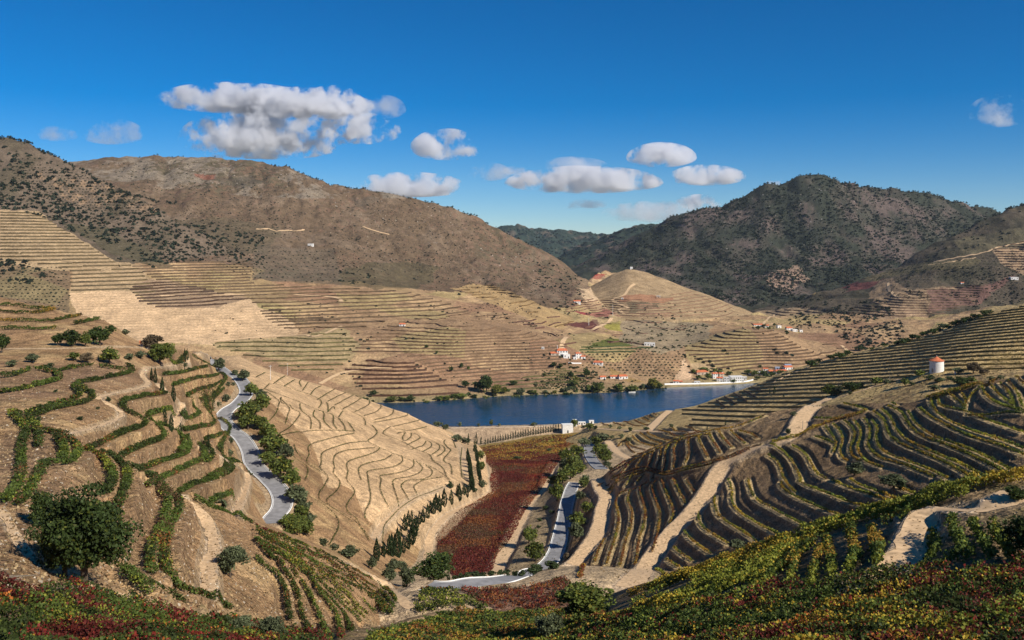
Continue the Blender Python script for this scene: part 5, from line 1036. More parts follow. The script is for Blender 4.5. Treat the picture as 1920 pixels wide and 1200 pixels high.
sc = [scatter(*a) for a in [
 ([(-20,268),(130,312),(300,388),(340,410),(330,470),(200,430),(-20,390)], 1300, 2.0, 6.5, ('left spur',), DG, 1),
 ([(40,300),(180,335),(300,388),(290,410),(120,390),(20,340)], 0, 1.6, 2.4, ('left spur',), (.05,.05,.025), 2, 900, (7, 5.0)),
 ([(-20,340),(100,350),(200,420),(330,490),(300,505),(215,485),(120,425),(60,395),(-20,392)], 1500, 2.0, 6.0, None, DG, 3), ([(90,380),(330,400),(500,440),(480,470),(330,490),(200,430)], 900, 1.6, 5.0, None, DG, 35),
 ([(150,420),(330,410),(500,440),(490,500),(400,495),(240,490)], 700, 1.8, 5.5, None, DG, 4),
 ([(250,475),(480,460),(500,500),(470,525),(400,490),(280,495)], 0, 1.6, 2.8, None, DG, 5, 900, (10, 6)),
 ([(-20,490),(125,500),(132,560),(120,585),(-20,560)], 0, 1.4, 2.4, None, DG, 6, 900, (9, 6)), ([(-20,480),(120,500),(110,530),(-20,535)], 60, 3, 7, None, DG, 61),
 ([(475,465),(640,470),(700,530),(600,530),(470,525)], 0, 1.4, 2.8, None, DG, 7, 900, (10, 7)),
 ([(185,303),(400,300),(560,325),(760,368),(930,432),(1095,525),(1060,570),(900,550),(640,500),(480,460),(300,390)], 7000, 0.8, 3.2, None, DG, 8), ([(185,303),(400,300),(560,325),(760,368),(930,432),(1095,525),(1060,570),(900,550),(640,500),(480,460),(300,390)], 7000, .8, 2.6, None, BR, 9),
 ([(640,500),(830,530),(960,570),(1095,560),(1060,590),(900,560),(760,540),(620,530)], 500, 1.6, 4.6, None, DG, 10), ([(1000,470),(1095,525),(1095,560),(1000,540)], 200, 2, 5, None, DG, 101),
 ([(860,580),(940,560),(1010,590),(1010,615),(930,600)], 220, 1.2, 2.8, None, BR, 11), ([(700,560),(900,600),(1080,645),(1080,625),(960,590),(840,570)], 260, 1.4, 3.2, None, DG, 12),
 ([(1085,660),(1200,650),(1290,675),(1262,715),(1200,706),(1100,690)], 0, 1.3, 2.3, None, OG, 13, 900, (8, 5)), ([(1060,660),(1120,700),(1260,722),(1240,735),(1040,735),(980,715)], 300, 1.2, 3.4, None, (.045,.055,.022), 14),
 ([(1170,600),(1330,608),(1320,640),(1260,660),(1160,640)], 420, 1.2, 3.4, None, (.055,.06,.03), 15), ([(1060,560),(1170,570),(1160,600),(1060,590)], 200, 1.2, 3.5, None, DG, 16),
 ([(1270,660),(1380,690),(1330,700),(1290,690)], 120, 1.8, 3.5, None, DG, 17), ([(1310,672),(1400,640),(1410,646),(1340,690)], 60, 2.5, 4.5, None, DG, 18), ([(1415,640),(1460,665),(1500,668),(1440,650)], 60, 2, 4, None, DG, 181),
 ([(640,640),(760,620),(780,610),(700,655),(680,662)], 120, 1.8, 4, None, DG, 19), ([(650,655),(670,650),(668,668),(640,668)], 60, 2, 4, None, DG, 191), ([(900,640),(1060,650),(1050,700),(880,725),(780,705)], 150, 1.2, 2.6, None, DG, 20),
 ([(1200,560),(1400,590),(1380,610),(1200,600)], 120, 1.4, 3.2, None, DG, 21), ([(1180,502),(1290,540),(1400,580),(1430,600),(1300,560)], 60, 1.5, 3, None, DG, 22),
 ([(1170,455),(1290,398),(1400,368),(1530,334),(1700,356),(1880,402),(1900,430),(1700,490),(1500,575),(1400,582),(1290,545),(1180,505),(1060,500)], 26000, 2.0, 7.0, ('right mountain',), DG, 23), ([(1170,455),(1290,398),(1400,368),(1530,334),(1700,356),(1880,402),(1700,490),(1500,575),(1180,505)], 2600, 2.0, 4.6, ('right mountain',), (.075,.07,.05), 24),
 ([(1435,545),(1490,500),(1530,530),(1490,560)], 0, 2, 3, None, (.06,.06,.04), 25, 900, (7, 5)),
 ([(1440,580),(1640,512),(1800,440),(1890,400),(1930,392),(1930,440),(1700,500),(1560,570),(1440,600)], 1600, 1.8, 5.0, ('right spur',), DG, 26), ([(1480,590),(1660,560),(1680,590),(1560,620),(1480,620)], 500, 1.8, 4.6, None, DG, 27),
 ([(1560,620),(1690,600),(1700,640),(1610,660)], 420, 2, 4.5, None, (.03,.035,.022), 28), ([(1700,500),(1930,500),(1930,600),(1830,600),(1760,560),(1660,560)], 800, 1.6, 3.6, ('right spur',), (.045,.045,.025), 29), ([(1560,520),(1840,480),(1930,470),(1900,540),(1700,530)], 0, 1.4, 2.2, ('right spur',), OG, 30, 900, (8, 5)),
 ([(925,424),(1130,438),(1240,418),(1200,440),(1090,495),(1040,490)], 2600, 4.5, 12, ('far mountain', 'middle mountain'), (.026,.036,.024), 31, 2500),
 ([(700,757),(780,751),(900,743),(1060,735),(1240,722),(1246,728),(1060,742),(900,749),(780,757)], 700, 1.2, 3.0, None, (.075,.085,.025), 50), ([(860,745),(900,735),(1060,728),(1240,718),(1240,727),(1060,740),(870,750)], 170, 2.2, 4.8, None, (.05,.065,.022), 55), ([(660,745),(870,728),(880,748),(700,757)], 90, 1.8, 4.0, None, (.045,.06,.022), 56),
 ([(1000,722),(1060,700),(1100,712),(1110,728),(1010,732)], 0, 1.5, 2.3, None, (.03,.05,.015), 51, 900, (5, 3.2)), ([(1105,640),(1160,630),(1200,640),(1170,650),(1100,656)], 160, 1.4, 2.6, None, (.06,.075,.02), 52),
 ([(380,600),(560,560),(700,560),(880,600),(1060,660),(980,700),(700,690),(560,690),(400,650)], 330, 1.2, 2.8, None, DG, 53),
 ([(1360,610),(1500,600),(1560,640),(1500,640),(1400,625)], 60, 1.4, 3, None, DG, 33), ([(600,700),(760,690),(760,745),(640,720)], 40, 1.5, 3, None, DG, 34)]]
# trees standing on the skylines
def skyline(pts, n, rmin, rmax, seed, tint=DG):
    rng = np.random.RandomState(seed); us = [p[0] for p in pts]; out = []
    for k in range(n):
        u = min(us)+rng.rand()*(max(us)-min(us)); j = int(uidx(u)); lo, hi = np.searchsorted(yrow, pts[0][1]), np.searchsorted(yrow, pts[0][2])
        e = (H[lo:hi, j]-ZC)/yrow[lo:hi]; i = lo+int(e.argmax())-rng.randint(0, 3); y = yrow[i]; out.append(((u-960)/FP*y, y, H[i, j], rmin+(rmax-rmin)*rng.rand()**1.5))
    B = np.array(out); nq = 14; d = rng.normal(size=(n, nq, 3)); d /= np.linalg.norm(d, axis=2)[:, :, None]
    c = B[:, None, :3]+d*B[:, None, 3:4]*.55; c[:, :, 2] += B[:, None, 3]*.6; s = np.repeat(B[:, 3], nq)*.75
    return quads(c.reshape(-1, 3), s, np.array(tint)*(.7+.6*rng.rand(len(s), 1)), rng)
sc += [skyline([(-20,1500,1900),(330,1500,1900)], 170, 2, 4.5, 40), skyline([(500,1900,2500),(1000,1900,2500)], 130, 1.6, 3.6, 41), skyline([(250,1900,2500),(500,1900,2500)], 9, 2, 4.5, 42), skyline([(1230,2900,3300),(1880,2900,3300)], 430, 2.2, 5.5, 43), skyline([(1780,1900,2400),(1950,1900,2400)], 90, 2, 4.5, 44)]
V, F, T = merge([q for q in sc if q is not None])
o = mesh_obj('scrub', V, F, M['leaf'], tint=T); set_props(o, 'dark scrub, olives and small woods scattered over the far slopes', 'scrub', None, 'stuff'); print('scrub quads', len(F))

# loose stones and dry tufts on the near slopes
def litter(poly, n, smin, smax, tint, seed, ymin, ymax, up=.2):
    rng = np.random.RandomState(seed); us = [p[0] for p in poly]; vs = [p[1] for p in poly]
    P = np.c_[min(us)+rng.rand(n)*(max(us)-min(us)), min(vs)+rng.rand(n)*(max(vs)-min(vs))]; P = P[inpoly(P[:, 0], P[:, 1], poly)]; out = []
    for u, v in P:
        p = cast(u, v, ymin)
        if p is not None and p[1] < ymax: out.append(p)
    B = np.array(out); s = smin+(smax-smin)*rng.rand(len(B))**2; B[:, 2] += s*up
    return quads(B, s, np.array(tint)*(.7+.6*rng.rand(len(B), 1)), rng, 0.5)
tf = [litter([(-10,690),(260,690),(420,720),(440,800),(480,900),(470,990),(560,1080),(740,1150),(740,1190),(560,1180),(300,1130),(-10,1100)], 16000, .10, .38, (.44,.32,.17), 1, 60, 420),
      litter([(-10,690),(260,690),(420,720),(440,800),(480,900),(470,990),(560,1080),(740,1150),(740,1190),(560,1180),(300,1130),(-10,1100)], 11000, .10, .42, (.19,.13,.07), 2, 60, 420),
      litter([(-10,690),(260,690),(420,720),(440,800),(480,900),(470,990),(560,1080),(740,1150),(740,1190),(560,1180),(300,1130),(-10,1100)], 6000, .10, .45, (.55,.47,.36), 9, 60, 420, .05),
      litter([(1060,1040),(1200,880),(1500,790),(1930,710),(1930,900),(1500,1000),(1200,1110)], 9000, .15, .5, (.30,.21,.11), 3, 150, 420),
      litter([(1060,1040),(1200,880),(1500,790),(1930,710),(1930,900),(1500,1000),(1200,1110)], 6000, .15, .5, (.12,.10,.045), 4, 150, 420),
      litter([(1400,1000),(1600,960),(1930,900),(1930,1070),(1600,1095)], 2500, .08, .3, (.34,.25,.14), 5, 50, 130),
      litter([(1500,740),(1600,700),(1930,640),(1930,700),(1700,750),(1530,770)], 3000, .3, 1.0, (.14,.12,.05), 6, 250, 560),
      litter([(940,1000),(1060,870),(1130,860),(1110,950),(1040,1060),(940,1080)], 2500, .2, .6, (.16,.13,.06), 7, 250, 560),
      litter([(1280,795),(1500,765),(1560,740),(1930,700),(1930,575),(1600,665),(1420,722)], 5000, .4, 1.1, (.36,.26,.11), 8, 380, 760)]
V, F, T = merge(tf); o = mesh_obj('dry_grass', V, F, M['leaf'], tint=T); set_props(o, 'dry grass tufts and weeds on the terraced slopes', 'grass', None, 'stuff')

rk = [litter([(185,306),(330,300),(470,306),(640,350),(760,370),(930,434),(1060,505),(1000,520),(760,440),(560,370),(300,345)], 2600, 1.2, 4.5, (.36,.31,.25), 21, 1500, 2700, .1),
      litter([(640,400),(930,450),(1090,530),(1000,550),(760,500),(600,440)], 1500, 1.0, 3.5, (.33,.27,.20), 22, 1500, 2700, .1),
      litter([(1290,400),(1530,337),(1700,360),(1500,470),(1250,470)], 700, 1.5, 5.5, (.30,.27,.24), 23, 2500, 3600, .1)]
V, F, T = merge(rk); o = mesh_obj('rocks', V, F, M['leaf'], tint=T); set_props(o, 'pale granite outcrops scattered over the high slopes', 'rocks', None, 'stuff')

# ---------------------------------------------------------------- buildings, poles, clouds
def box(x0, x1, y0, y1, z0, z1):
    V = [(x, y, z) for z in (z0, z1) for y in (y0, y1) for x in (x0, x1)]
    return V, [(0, 2, 3, 1), (4, 5, 7, 6), (0, 1, 5, 4), (2, 6, 7, 3), (0, 4, 6, 2), (1, 3, 7, 5)]
def join(*bs):
    V = []; F = []
    for v, f in bs: n = len(V); V += list(v); F += [tuple(i+n for i in q) for q in f]
    return V, F
def gable(w, d, h, rise, eave=.4, hip=0.0):
    """two slopes of tile with a thickness, resting on walls w wide (x) and d deep (y)"""
    a, b, t = w/2+eave, d/2+eave, .18; r = w/2-hip*d/2 if hip else a
    V = [(-a, -b, h), (a, -b, h), (a, b, h), (-a, b, h), (-r, 0, h+rise), (r, 0, h+rise), (-a, -b, h-t), (a, -b, h-t), (a, b, h-t), (-a, b, h-t)]
    return V, [(0, 1, 5, 4), (2, 3, 4, 5), (1, 2, 5), (3, 0, 4), (6, 7, 1, 0), (7, 8, 2, 1), (8, 9, 3, 2), (9, 6, 0, 3), (9, 8, 7, 6)]
def building(name, u, v, wpx, hpx, label, cat='house', rot=0.0, wall='white', roof='tile', depth=.7, storeys=1, nwin=2, hip=0.0, ymin=800, group='houses across the river', door=True, chimney=False):
    p = cast(u, v, ymin)
    if p is None: return None
    k = p[1]/FP; w = wpx*k; h = hpx*k; d = w*depth; rise = 0 if roof is None else min(h*.34, d*.3); hw = h-rise
    root = bpy.data.objects.new(name, None); col.objects.link(root); root.location = (p[0], p[1]+d*.5, p[2]); root.rotation_euler = (0, 0, rot)
    ww = mesh_obj('wall', *box(-w/2, w/2, -d/2, d/2, -3.5, hw), M[wall], parent=root)
    if roof: 
        rf = mesh_obj('roof', *gable(w, d, hw+.02, rise, .35, hip), M[roof], parent=root)
        if chimney: mesh_obj('chimney', *box(w*.2, w*.2+.6, -.3, .3, hw+rise*.4, hw+rise+.8), M['white'], parent=rf)
    else: mesh_obj('roof', *box(-w/2-.1, w/2+.1, -d/2-.1, d/2+.1, hw+.003, hw+.25), M['white'], parent=root)
    sh = hw/storeys
    for s_ in range(storeys):
        for i in range(nwin):
            x = (i+.5)/nwin*w-w/2
            if door and s_ == 0 and i == nwin//2: mesh_obj('door', *box(x-.55, x+.55, -d/2-.06, -d/2+.02, .05, min(2.2, sh*.8)), M['dark'], parent=root); continue
            wd = min(.6, w/nwin*.26); f = mesh_obj('window', *box(x-wd, x+wd, -d/2-.05, -d/2+.02, s_*sh+sh*.38, s_*sh+sh*.8), M['dark'], parent=root)
            mesh_obj('sill', *box(x-wd-.15, x+wd+.15, -d/2-.14, -d/2-.01, s_*sh+sh*.38-.16, s_*sh+sh*.38-.003), M['white'], parent=f)
    for s_ in range(storeys):
        mesh_obj('window', *box(w/2-.02, w/2+.05, -.5, .5, s_*sh+sh*.38, s_*sh+sh*.8), M['dark'], parent=root)
    set_props(root, label, cat, group); return root
# the white round tower
p = cast(1760, 698, 300); R_ = 12.6*p[1]/FP; hb = 20.5*p[1]/FP
tw = bpy.data.objects.new('round_tower', None); col.objects.link(tw); tw.location = (p[0], p[1]+R_*.6, p[2])
def ring(rz, n=40):
    V = []; F = []
    for r, z in rz:
        for j in range(n): a = 2*math.pi*j/n; V.append((r*math.cos(a), r*math.sin(a), z))
    for s_ in range(len(rz)-1):
        for j in range(n): F.append((s_*n+j, s_*n+(j+1) % n, (s_+1)*n+(j+1) % n, (s_+1)*n+j))
    return V, F
mesh_obj('wall', *ring([(R_*1.02, -3), (R_*1.0, 0), (R_*.97, hb), (R_*.5, hb+.05)]), M['white'], parent=tw)
rf = mesh_obj('roof', *ring([(R_*.93, hb-.02), (R_*1.06, hb+.05), (R_*1.06, hb+.2), (R_*.55, hb+7*p[1]/FP*.55), (.04, hb+8.5*p[1]/FP), (.01, hb+8.6*p[1]/FP)]), M['tile'], parent=tw)
mesh_obj('finial', *ring([(.12, hb+8.5*p[1]/FP), (.1, hb+8.5*p[1]/FP+.5), (.01, hb+8.5*p[1]/FP+.6)], 10), M['white'], parent=rf)
a_ = math.radians(-70)
def on_wall(ang, w, z0, z1, mat, nm):
    V, F = box(-w/2, w/2, -.06, .1, z0, z1); c, s = math.cos(ang+math.pi/2), math.sin(ang+math.pi/2); ox, oy = R_*math.cos(ang), R_*math.sin(ang)
    return mesh_obj(nm, [(ox+x*c-y*s, oy+x*s+y*c, z) for x, y, z in V], F, M[mat], parent=tw)
on_wall(math.radians(-150), .9, .0, 1.95, 'wood', 'door'); on_wall(math.radians(-28), .5, hb*.55, hb*.55+.6, 'dark', 'window')
set_props(tw, 'white round tower with a red conical tile roof among bushes', 'tower')
q = cast(1791, 702, 300)
wp = bpy.data.objects.new('gate_pillar', None); col.objects.link(wp); wp.location = q
mesh_obj('pillar', *box(-.28, .28, -.28, .28, -.5, 1.5), M['white'], parent=wp); mesh_obj('cap', *box(-.38, .38, -.38, .38, 1.503, 1.65), M['white'], parent=wp); set_props(wp, 'small white gate pillar right of the round tower', 'pillar')
# white pump house and its annexes at the end of the embankment
building('pump_house', 1064, 812, 20, 15, 'low white flat-roofed building at the end of the cypress embankment', 'building', .12, roof=None, nwin=1, ymin=600, group='white buildings at the embankment', door=True)
building('transformer_tower', 1078, 800, 7.5, 12, 'slim white tower block behind the flat-roofed white building', 'building', .1, roof=None, depth=1, nwin=1, storeys=2, ymin=600, group='white buildings at the embankment', door=False)
building('white_shed', 1091, 797, 14, 5, 'long low white shed right of the slim white block', 'shed', .05, roof=None, depth=.5, nwin=3, ymin=600, group='white buildings at the embankment')
building('white_shed', 1109, 795, 9, 6, 'tiny white hut near the water at the river block', 'shed', .1, roof=None, depth=.6, nwin=1, ymin=600, group='white buildings at the embankment')
building('roadside_house', 270, 651, 17, 12, 'little house with a bright red roof by the road at left', 'house', .4, ymin=200, group=None, nwin=1)
HS = [(1054, 668, 21, 14, 'two-storey house with a broad orange roof in the hillside estate', 'white', 'tile', 2, 4, .5), (1040, 667, 16, 7, 'low grey-walled barn with red roof, leftmost of the hillside estate', 'stone', 'tile', 1, 2, 0), (1062, 672, 13, 7, 'bright white cube house below the broad orange roof', 'white', None, 1, 2, 0),
      (1084, 672, 11, 11, 'white two-storey house with arches in the hillside estate', 'white', 'tile', 2, 2, .5), (1093, 673, 9, 6, 'white gabled annex right of the house with arches', 'white', 'tile', 1, 1, 0), (1078, 674, 7, 4, 'small white wall-like shed before the house with arches', 'white', None, 1, 1, 0),
      (1122, 685, 18, 8, 'white house with a pale red roof above the brown triangle field', 'white', 'tile', 1, 3, .5), (1018, 655, 5, 4, 'tiny white hut left of the hillside estate', 'white', None, 1, 1, 0),
      (1130, 711, 11, 6, 'long red-roofed house near the bank, left of two', 'white', 'tile', 1, 2, 0), (1151, 710, 14, 6, 'red-roofed house near the bank between two others', 'white', 'tile', 1, 2, 0), (1168, 711, 18, 8, 'biggest red-roofed house near the bank under the brown triangle field', 'white', 'tile', 1, 3, .4),
      (1219, 649, 20, 5, 'long white farm shed above the olive grove', 'white', None, 1, 4, 0), (754, 612, 11, 6, 'white farmhouse alone on the terraces across the river', 'white', 'tile', 1, 2, 0), (582, 461, 10, 4, 'white hut high on the brown hill', 'white', None, 1, 1, 0),
      (1184, 505, 5, 4.5, 'white hut on top of the conical hill', 'white', None, 1, 1, 0), (1082, 569, 13, 6, 'pink and white farmhouse beside the tan flat field', 'white', 'tile', 1, 2, 0), (1167, 562, 4, 3.2, 'white hut by the winding valley track', 'white', None, 1, 1, 0),
      (1268, 720, 10, 7, 'small shore house with orange roof at the foot of the tan cone', 'white', 'tile', 1, 2, 0), (1276, 720, 8, 6, 'stone shore shed with orange roof beside the small shore house', 'stone', 'tile', 1, 1, 0), (1316, 703, 24, 8, 'broad orange-roofed barn at the left end of the village', 'stone', 'tile', 1, 3, .5),
      (1341, 710, 10, 11, 'tall white gabled house, leftmost white house of the village', 'white', 'tile', 2, 2, 0), (1350, 716, 11, 9, 'white gabled house stepped below the tall one', 'white', 'tile', 2, 2, 0), (1353, 708, 10, 9, 'orange-gabled house behind the white gabled pair', 'stone', 'tile', 2, 1, 0),
      (1363, 717, 11, 9, 'white house with small windows left of the long white villa', 'white', None, 2, 2, 0), (1382, 717, 26, 10, 'long white villa with two rows of windows facing the water', 'white', None, 2, 6, 0), (1396, 712, 10, 5, 'white terrace wing right of the long white villa', 'white', None, 1, 3, 0), (1308, 720, 11, 4, 'white boat shed on the quay', 'white', None, 1, 2, 0),
      (1413, 704, 14, 7, 'pink-roofed white house in the right half of the village', 'white', 'tile', 1, 3, .5), (1424, 704, 13, 6, 'white terrace house beside the pink-roofed one', 'white', None, 1, 3, 0), (1436, 697, 9, 7, 'white upper house of the right village half', 'white', 'tile', 1, 2, 0), (1447, 700, 12, 6, 'red-roofed house left of the long red roof', 'white', 'tile', 1, 2, 0),
      (1466, 701, 28, 7, 'long building with the longest red roof in the village', 'white', 'tile', 1, 5, .4), (1458, 693, 8, 5, 'blue-grey roofed shed behind the long red roof', 'bluegrey', 'bluegrey', 1, 1, 0), (1478, 694, 16, 8, 'white house with red roof at the right end of the village', 'white', 'tile', 1, 3, 0), (1478, 688, 12, 5, 'grey metal shed above the right end of the village', 'bluegrey', 'bluegrey', 1, 1, 0),
      (1422, 612, 18, 4.5, 'long orange-roofed farm on the terrace hill above the village', 'white', 'tile', 1, 3, 0), (1436, 614, 12, 5, 'orange-roofed house right of the long upper farm', 'white', 'tile', 1, 2, 0), (1461, 615, 8, 4, 'white hut in the upper hamlet', 'white', None, 1, 1, 0), (1480, 619, 12, 6, 'crimson-roofed house of the upper hamlet', 'white', 'tile', 1, 2, .4), (1490, 622, 10, 4, 'low white sheds right of the crimson roof', 'white', None, 1, 2, 0), (1502, 623, 6, 4, 'last white hut on the right of the upper hamlet', 'white', None, 1, 1, 0),
      (1903, 525, 14, 5, 'white farmhouse on the dark slope near the right edge', 'white', None, 1, 3, 0), (1805, 532, 6, 3, 'tiny red-roofed hut among the purple fields', 'white', 'tile', 1, 1, 0), (1235, 558, 8, 3, 'pale ruin among bushes on the conical hill', 'stone', None, 1, 1, 0)]
rr_ = random.Random(5)
for u, v, w, h, lab, wl, rf_, st, nw, hip in HS:
    building('farm_shed' if 'shed' in lab or 'hut' in lab or 'barn' in lab else 'house', u, v, w*.98, h*1.02, lab, 'shed' if 'shed' in lab or 'hut' in lab else 'house', rr_.uniform(-.25, .3), wl, rf_, .62, st, nw, hip, chimney=(st == 2 and rf_ is not None))
# quay wall in front of the village
def wall_along(px, h, t, name, label, cat, ymin, mat='stone'):
    P = lay_line(px, ymin, .3, 2.0)
    if P is None: return
    d = np.gradient(P[:, :2], axis=0); d /= np.hypot(d[:, 0], d[:, 1])[:, None]; n = len(P); V = []
    for e, z in ((-t/2, -2.5), (-t/2, h), (t/2, h), (t/2, -2.5)): V.append(np.c_[P[:, 0]+d[:, 1]*e, P[:, 1]-d[:, 0]*e, P[:, 2]+z])
    I = np.arange(4*n).reshape(4, n); F = np.stack([I[:-1, :-1], I[1:, :-1], I[1:, 1:], I[:-1, 1:]], -1).reshape(-1, 4).astype(np.int32)
    set_props(mesh_obj(name, np.concatenate(V), F, M[mat]), label, cat)
wall_along([(1246,721.5),(1270,721),(1300,720.5),(1340,719.5),(1375,718),(1400,716),(1412,713)], 1.6, .8, 'quay_wall', 'pale stone quay wall in front of the riverside village', 'wall', 900, 'white')
wall_along([(1066,681),(1078,682),(1090,682)], 1.4, .5, 'garden_wall', 'long white garden wall below the hillside estate', 'wall', 900, 'white')
wall_along([(845,803),(900,802),(960,801),(1040,799)], .55, .4, 'parapet', 'low pale parapet along the top of the embankment', 'wall', 600, 'stone')
# poles
def pole(u, v, hpx, label, arms, ymin, mat='white', r=.11):
    p = cast(u, v, ymin)
    if p is None: return
    h = hpx*p[1]/FP; root = bpy.data.objects.new('power_pole', None); col.objects.link(root); root.location = p
    mesh_obj('pole', *ring([(r*1.3, -.6), (r, h*.5), (r*.8, h), (.01, h+.02)], 8), M[mat], parent=root)
    for i in range(arms): mesh_obj('crossarm', *box(-.9, .9, -.06, .06, h-.5-.9*i, h-.38-.9*i), M[mat], parent=root)
    set_props(root, label, 'pole', 'poles standing in the vineyards')
pole(507, 712, 27, 'pale pole left of the pair on the tan hill crest', 1, 400); pole(539, 703, 22, 'pale pole right of the pair on the tan hill crest', 1, 400)
pole(354, 652, 24, 'wooden pole with crossarms near the left road end', 2, 250, 'wood', .12); pole(1045, 660, 13, 'pale pole behind the hillside estate', 1, 950, 'white', .3); pole(1104, 610, 14, 'pale pole over the dark red far field', 1, 1100, 'white', .25); pole(1668, 716, 14, 'thin wooden pole on the track below the golden slope', 0, 250, 'wood', .1); pole(1505, 805, 16, 'thin dark pole beside the wide dirt track', 0, 150, 'wood', .08); pole(1149, 592, 20, 'pale pole between the red far fields', 1, 1100, 'white', .25)
# parked boat at the shore
p = cast(1183, 733.5, 850); bt_ = bpy.data.objects.new('rowing_boat', None); col.objects.link(bt_); bt_.location = (p[0], p[1]-9, 0); bt_.rotation_euler = (0, 0, .2)
hv = []; n = 11
for i in range(n):
    t_ = i/(n-1); b_w = 1.1*math.sin(math.pi*min(1, t_*.85+.12))**.7; x = -4+8*t_; hv += [(x, -b_w, .75+.3*t_**2), (x, -b_w*.7, -.15), (x, b_w*.7, -.15), (x, b_w, .75+.3*t_**2)]
mesh_obj('hull', hv, [(i*4+a, i*4+a+1, i*4+a+5, i*4+a+4) for i in range(n-1) for a in range(3)]+[(0, 3, 2, 1), (n*4-4, n*4-3, n*4-2, n*4-1)], M['white'], parent=bt_)
for x in (-1.5, 1): mesh_obj('bench', *box(x-.2, x+.2, -.8, .8, .45, .52), M['wood'], parent=bt_)
set_props(bt_, 'pale boat moored at the far river bank', 'boat')
# dead branches near the left edge
p = cast(22, 1088, 50); lg = bpy.data.objects.new('dead_branch', None); col.objects.link(lg); lg.location = p
for i, (dx, dy, L_, a) in enumerate([(0, 0, 3.2, -.35), (.4, .5, 2.1, .3), (-.7, .3, 1.8, -.9), (.2, -.3, 1.4, .8)]):
    V, F = ring([(.09, -L_/2), (.06, 0), (.03, L_/2)], 7); c, s = math.cos(a), math.sin(a)
    mesh_obj('branch', [(z*c+dx, z*s+dy, x+.12-z*.04+y*.2) for x, y, z in V], F, M['wood'], parent=lg)
set_props(lg, 'grey dead branches lying on the bare ground at the left edge', 'branch')

# clouds: bodies of real vapour high beyond the hills
def cloud_mat(name, dens, cover, sc):
    m = bpy.data.materials.new(name); m.use_nodes = True; t = m.node_tree; t.nodes.clear(); L = t.links
    o = t.nodes.new('ShaderNodeOutputMaterial'); v = t.nodes.new('ShaderNodeVolumePrincipled'); v.inputs['Color'].default_value = (.93, .94, .97, 1); v.inputs['Anisotropy'].default_value = 0.25
    L.new(v.outputs[0], o.inputs['Volume'])
    tc = t.nodes.new('ShaderNodeTexCoord'); geo = t.nodes.new('ShaderNodeNewGeometry')
    def math_(op, a, b=None, c=None):
        n = t.nodes.new('ShaderNodeMath'); n.operation = op
        for i, q in enumerate((a, b, c)):
            if q is None: continue
            if isinstance(q, (int, float)): n.inputs[i].default_value = q
            else: L.new(q, n.inputs[i])
        return n.outputs[0]
    ln = t.nodes.new('ShaderNodeVectorMath'); ln.operation = 'LENGTH'; L.new(tc.outputs['Object'], ln.inputs[0])
    nz = t.nodes.new('ShaderNodeTexNoise'); nz.inputs['Scale'].default_value = sc; nz.inputs['Detail'].default_value = 8; nz.inputs['Roughness'].default_value = .62; L.new(geo.outputs['Position'], nz.inputs['Vector'])
    fall = math_('SUBTRACT', 1.0, math_('POWER', ln.outputs['Value'], 1.7))
    n2 = t.nodes.new('ShaderNodeTexNoise'); n2.inputs['Scale'].default_value = sc*.3; n2.inputs['Detail'].default_value = 2; L.new(geo.outputs['Position'], n2.inputs['Vector'])
    d = math_('ADD', math_('MULTIPLY', fall, cover), math_('MULTIPLY', math_('SUBTRACT', nz.outputs[0], .5), 7.0))
    d = math_('ADD', d, math_('MULTIPLY', math_('SUBTRACT', n2.outputs[0], .5), 3.0))
    d = math_('SUBTRACT', d, .36)
    d = math_('MULTIPLY', math_('MINIMUM', math_('MAXIMUM', d, 0), .6), dens)
    L.new(d, v.inputs['Density'])
    return m
M['cloud'] = cloud_mat('cloud vapour', .030, .85, .0052); M['wisp'] = cloud_mat('thin vapour', .0065, .80, .0052)
YC = 8200.0
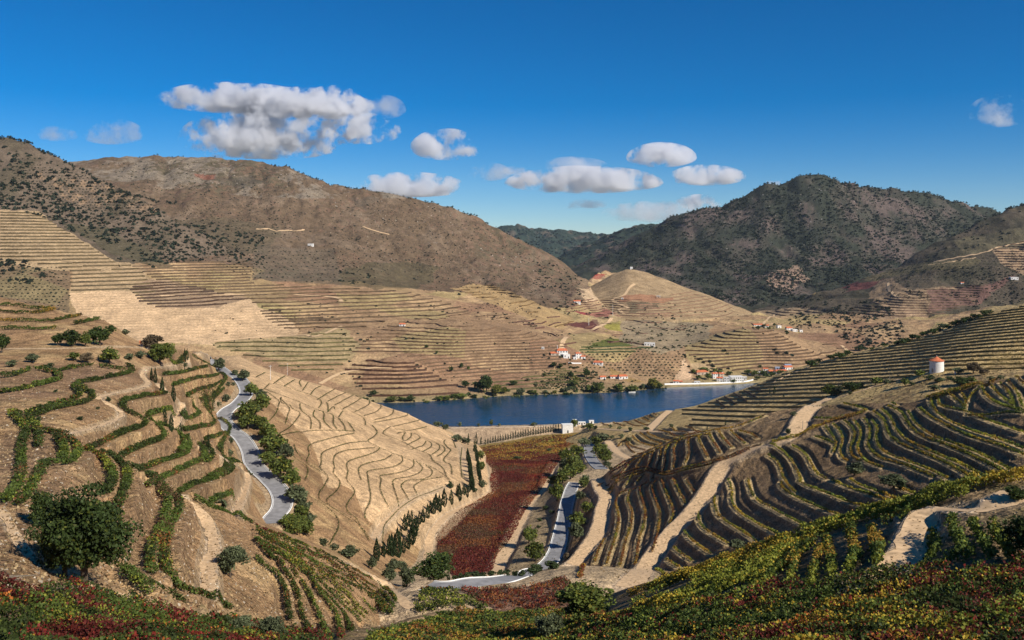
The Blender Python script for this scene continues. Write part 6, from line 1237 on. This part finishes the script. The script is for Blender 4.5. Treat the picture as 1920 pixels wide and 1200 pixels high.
def cloud(u, v, w, h, label, thin=False):
    k = YC/FP; bm = []
    n, m_ = 20, 12; V = []; F = []
    for i in range(m_+1):
        ph = math.pi*i/m_
        for j in range(n):
            th = 2*math.pi*j/n; z = -math.cos(ph); V.append((math.sin(ph)*math.cos(th), math.sin(ph)*math.sin(th), z if z > 0 else z*.6))
    for i in range(m_):
        for j in range(n): F.append((i*n+j, i*n+(j+1) % n, (i+1)*n+(j+1) % n, (i+1)*n+j))
    o = mesh_obj('cloud', V, F, M['wisp' if thin else 'cloud'])
    o.location = ((u-960)*k, YC, ZC+(HZ-v)*k); o.scale = (w*.5*k*1.34, w*.28*k+70, h*.78*k)
    set_props(o, label, 'cloud', 'small clouds over the hills')
for c_ in [(440,190,230,44,'long flat upper left arm of the biggest cloud'),(560,200,220,46,'upper right arm of the biggest cloud'),(505,262,260,78,'broad puffy lower body of the biggest cloud'),(625,200,95,52,'round top right knob of the biggest cloud'),(685,248,105,48,'puff trailing right of the biggest cloud'),
           (722,206,60,36,'small faint puff right of the biggest cloud',1),(838,278,105,48,'compact white cloud right of the biggest one'),(765,352,180,38,'long low cloud just over the brown hill'),(915,326,70,28,'little cloud above the long low one',1),(1095,343,225,42,'wide flat cloud over the valley gap'),
           (1240,296,100,38,'bright domed cloud over the gap'),(1325,333,112,32,'greyish cloud right of the bright domed one'),(1228,402,160,34,'faint grey bank left of the right mountain',1),(1312,384,75,26,'white tip rising behind the right mountain slope'),(1088,384,90,16,'thin streak below the wide flat cloud',1),
           (1874,215,90,50,'lone wispy cloud at upper right',1),(208,252,95,40,'faint wisp left of the biggest cloud',1),(105,254,60,24,'faintest wisp at far left',1),(403,293,46,18,'white cap just over the brown hill top'),(1454,342,26,18,'tiny white tip left of the mountain peak'),(1075,312,100,24,'faint grey cloud over the wide flat one',1),(965,322,40,14,'tiny wisp between two clouds over the gap',1)]: cloud(*c_[:5], thin=len(c_) > 5)

# the air of the valley
hzm = bpy.data.materials.new('valley air'); hzm.use_nodes = True; t = hzm.node_tree; t.nodes.clear()
o_n = t.nodes.new('ShaderNodeOutputMaterial'); v_n = t.nodes.new('ShaderNodeVolumePrincipled'); v_n.inputs['Color'].default_value = (.62, .78, 1, 1); v_n.inputs['Density'].default_value = 0.000017
t.links.new(v_n.outputs[0], o_n.inputs['Volume'])
hzb = mesh_obj('haze', *box(-9000, 9000, -60, 7700, -14, 640), hzm); set_props(hzb, 'thin blue haze in the valley air', None, None, 'stuff')
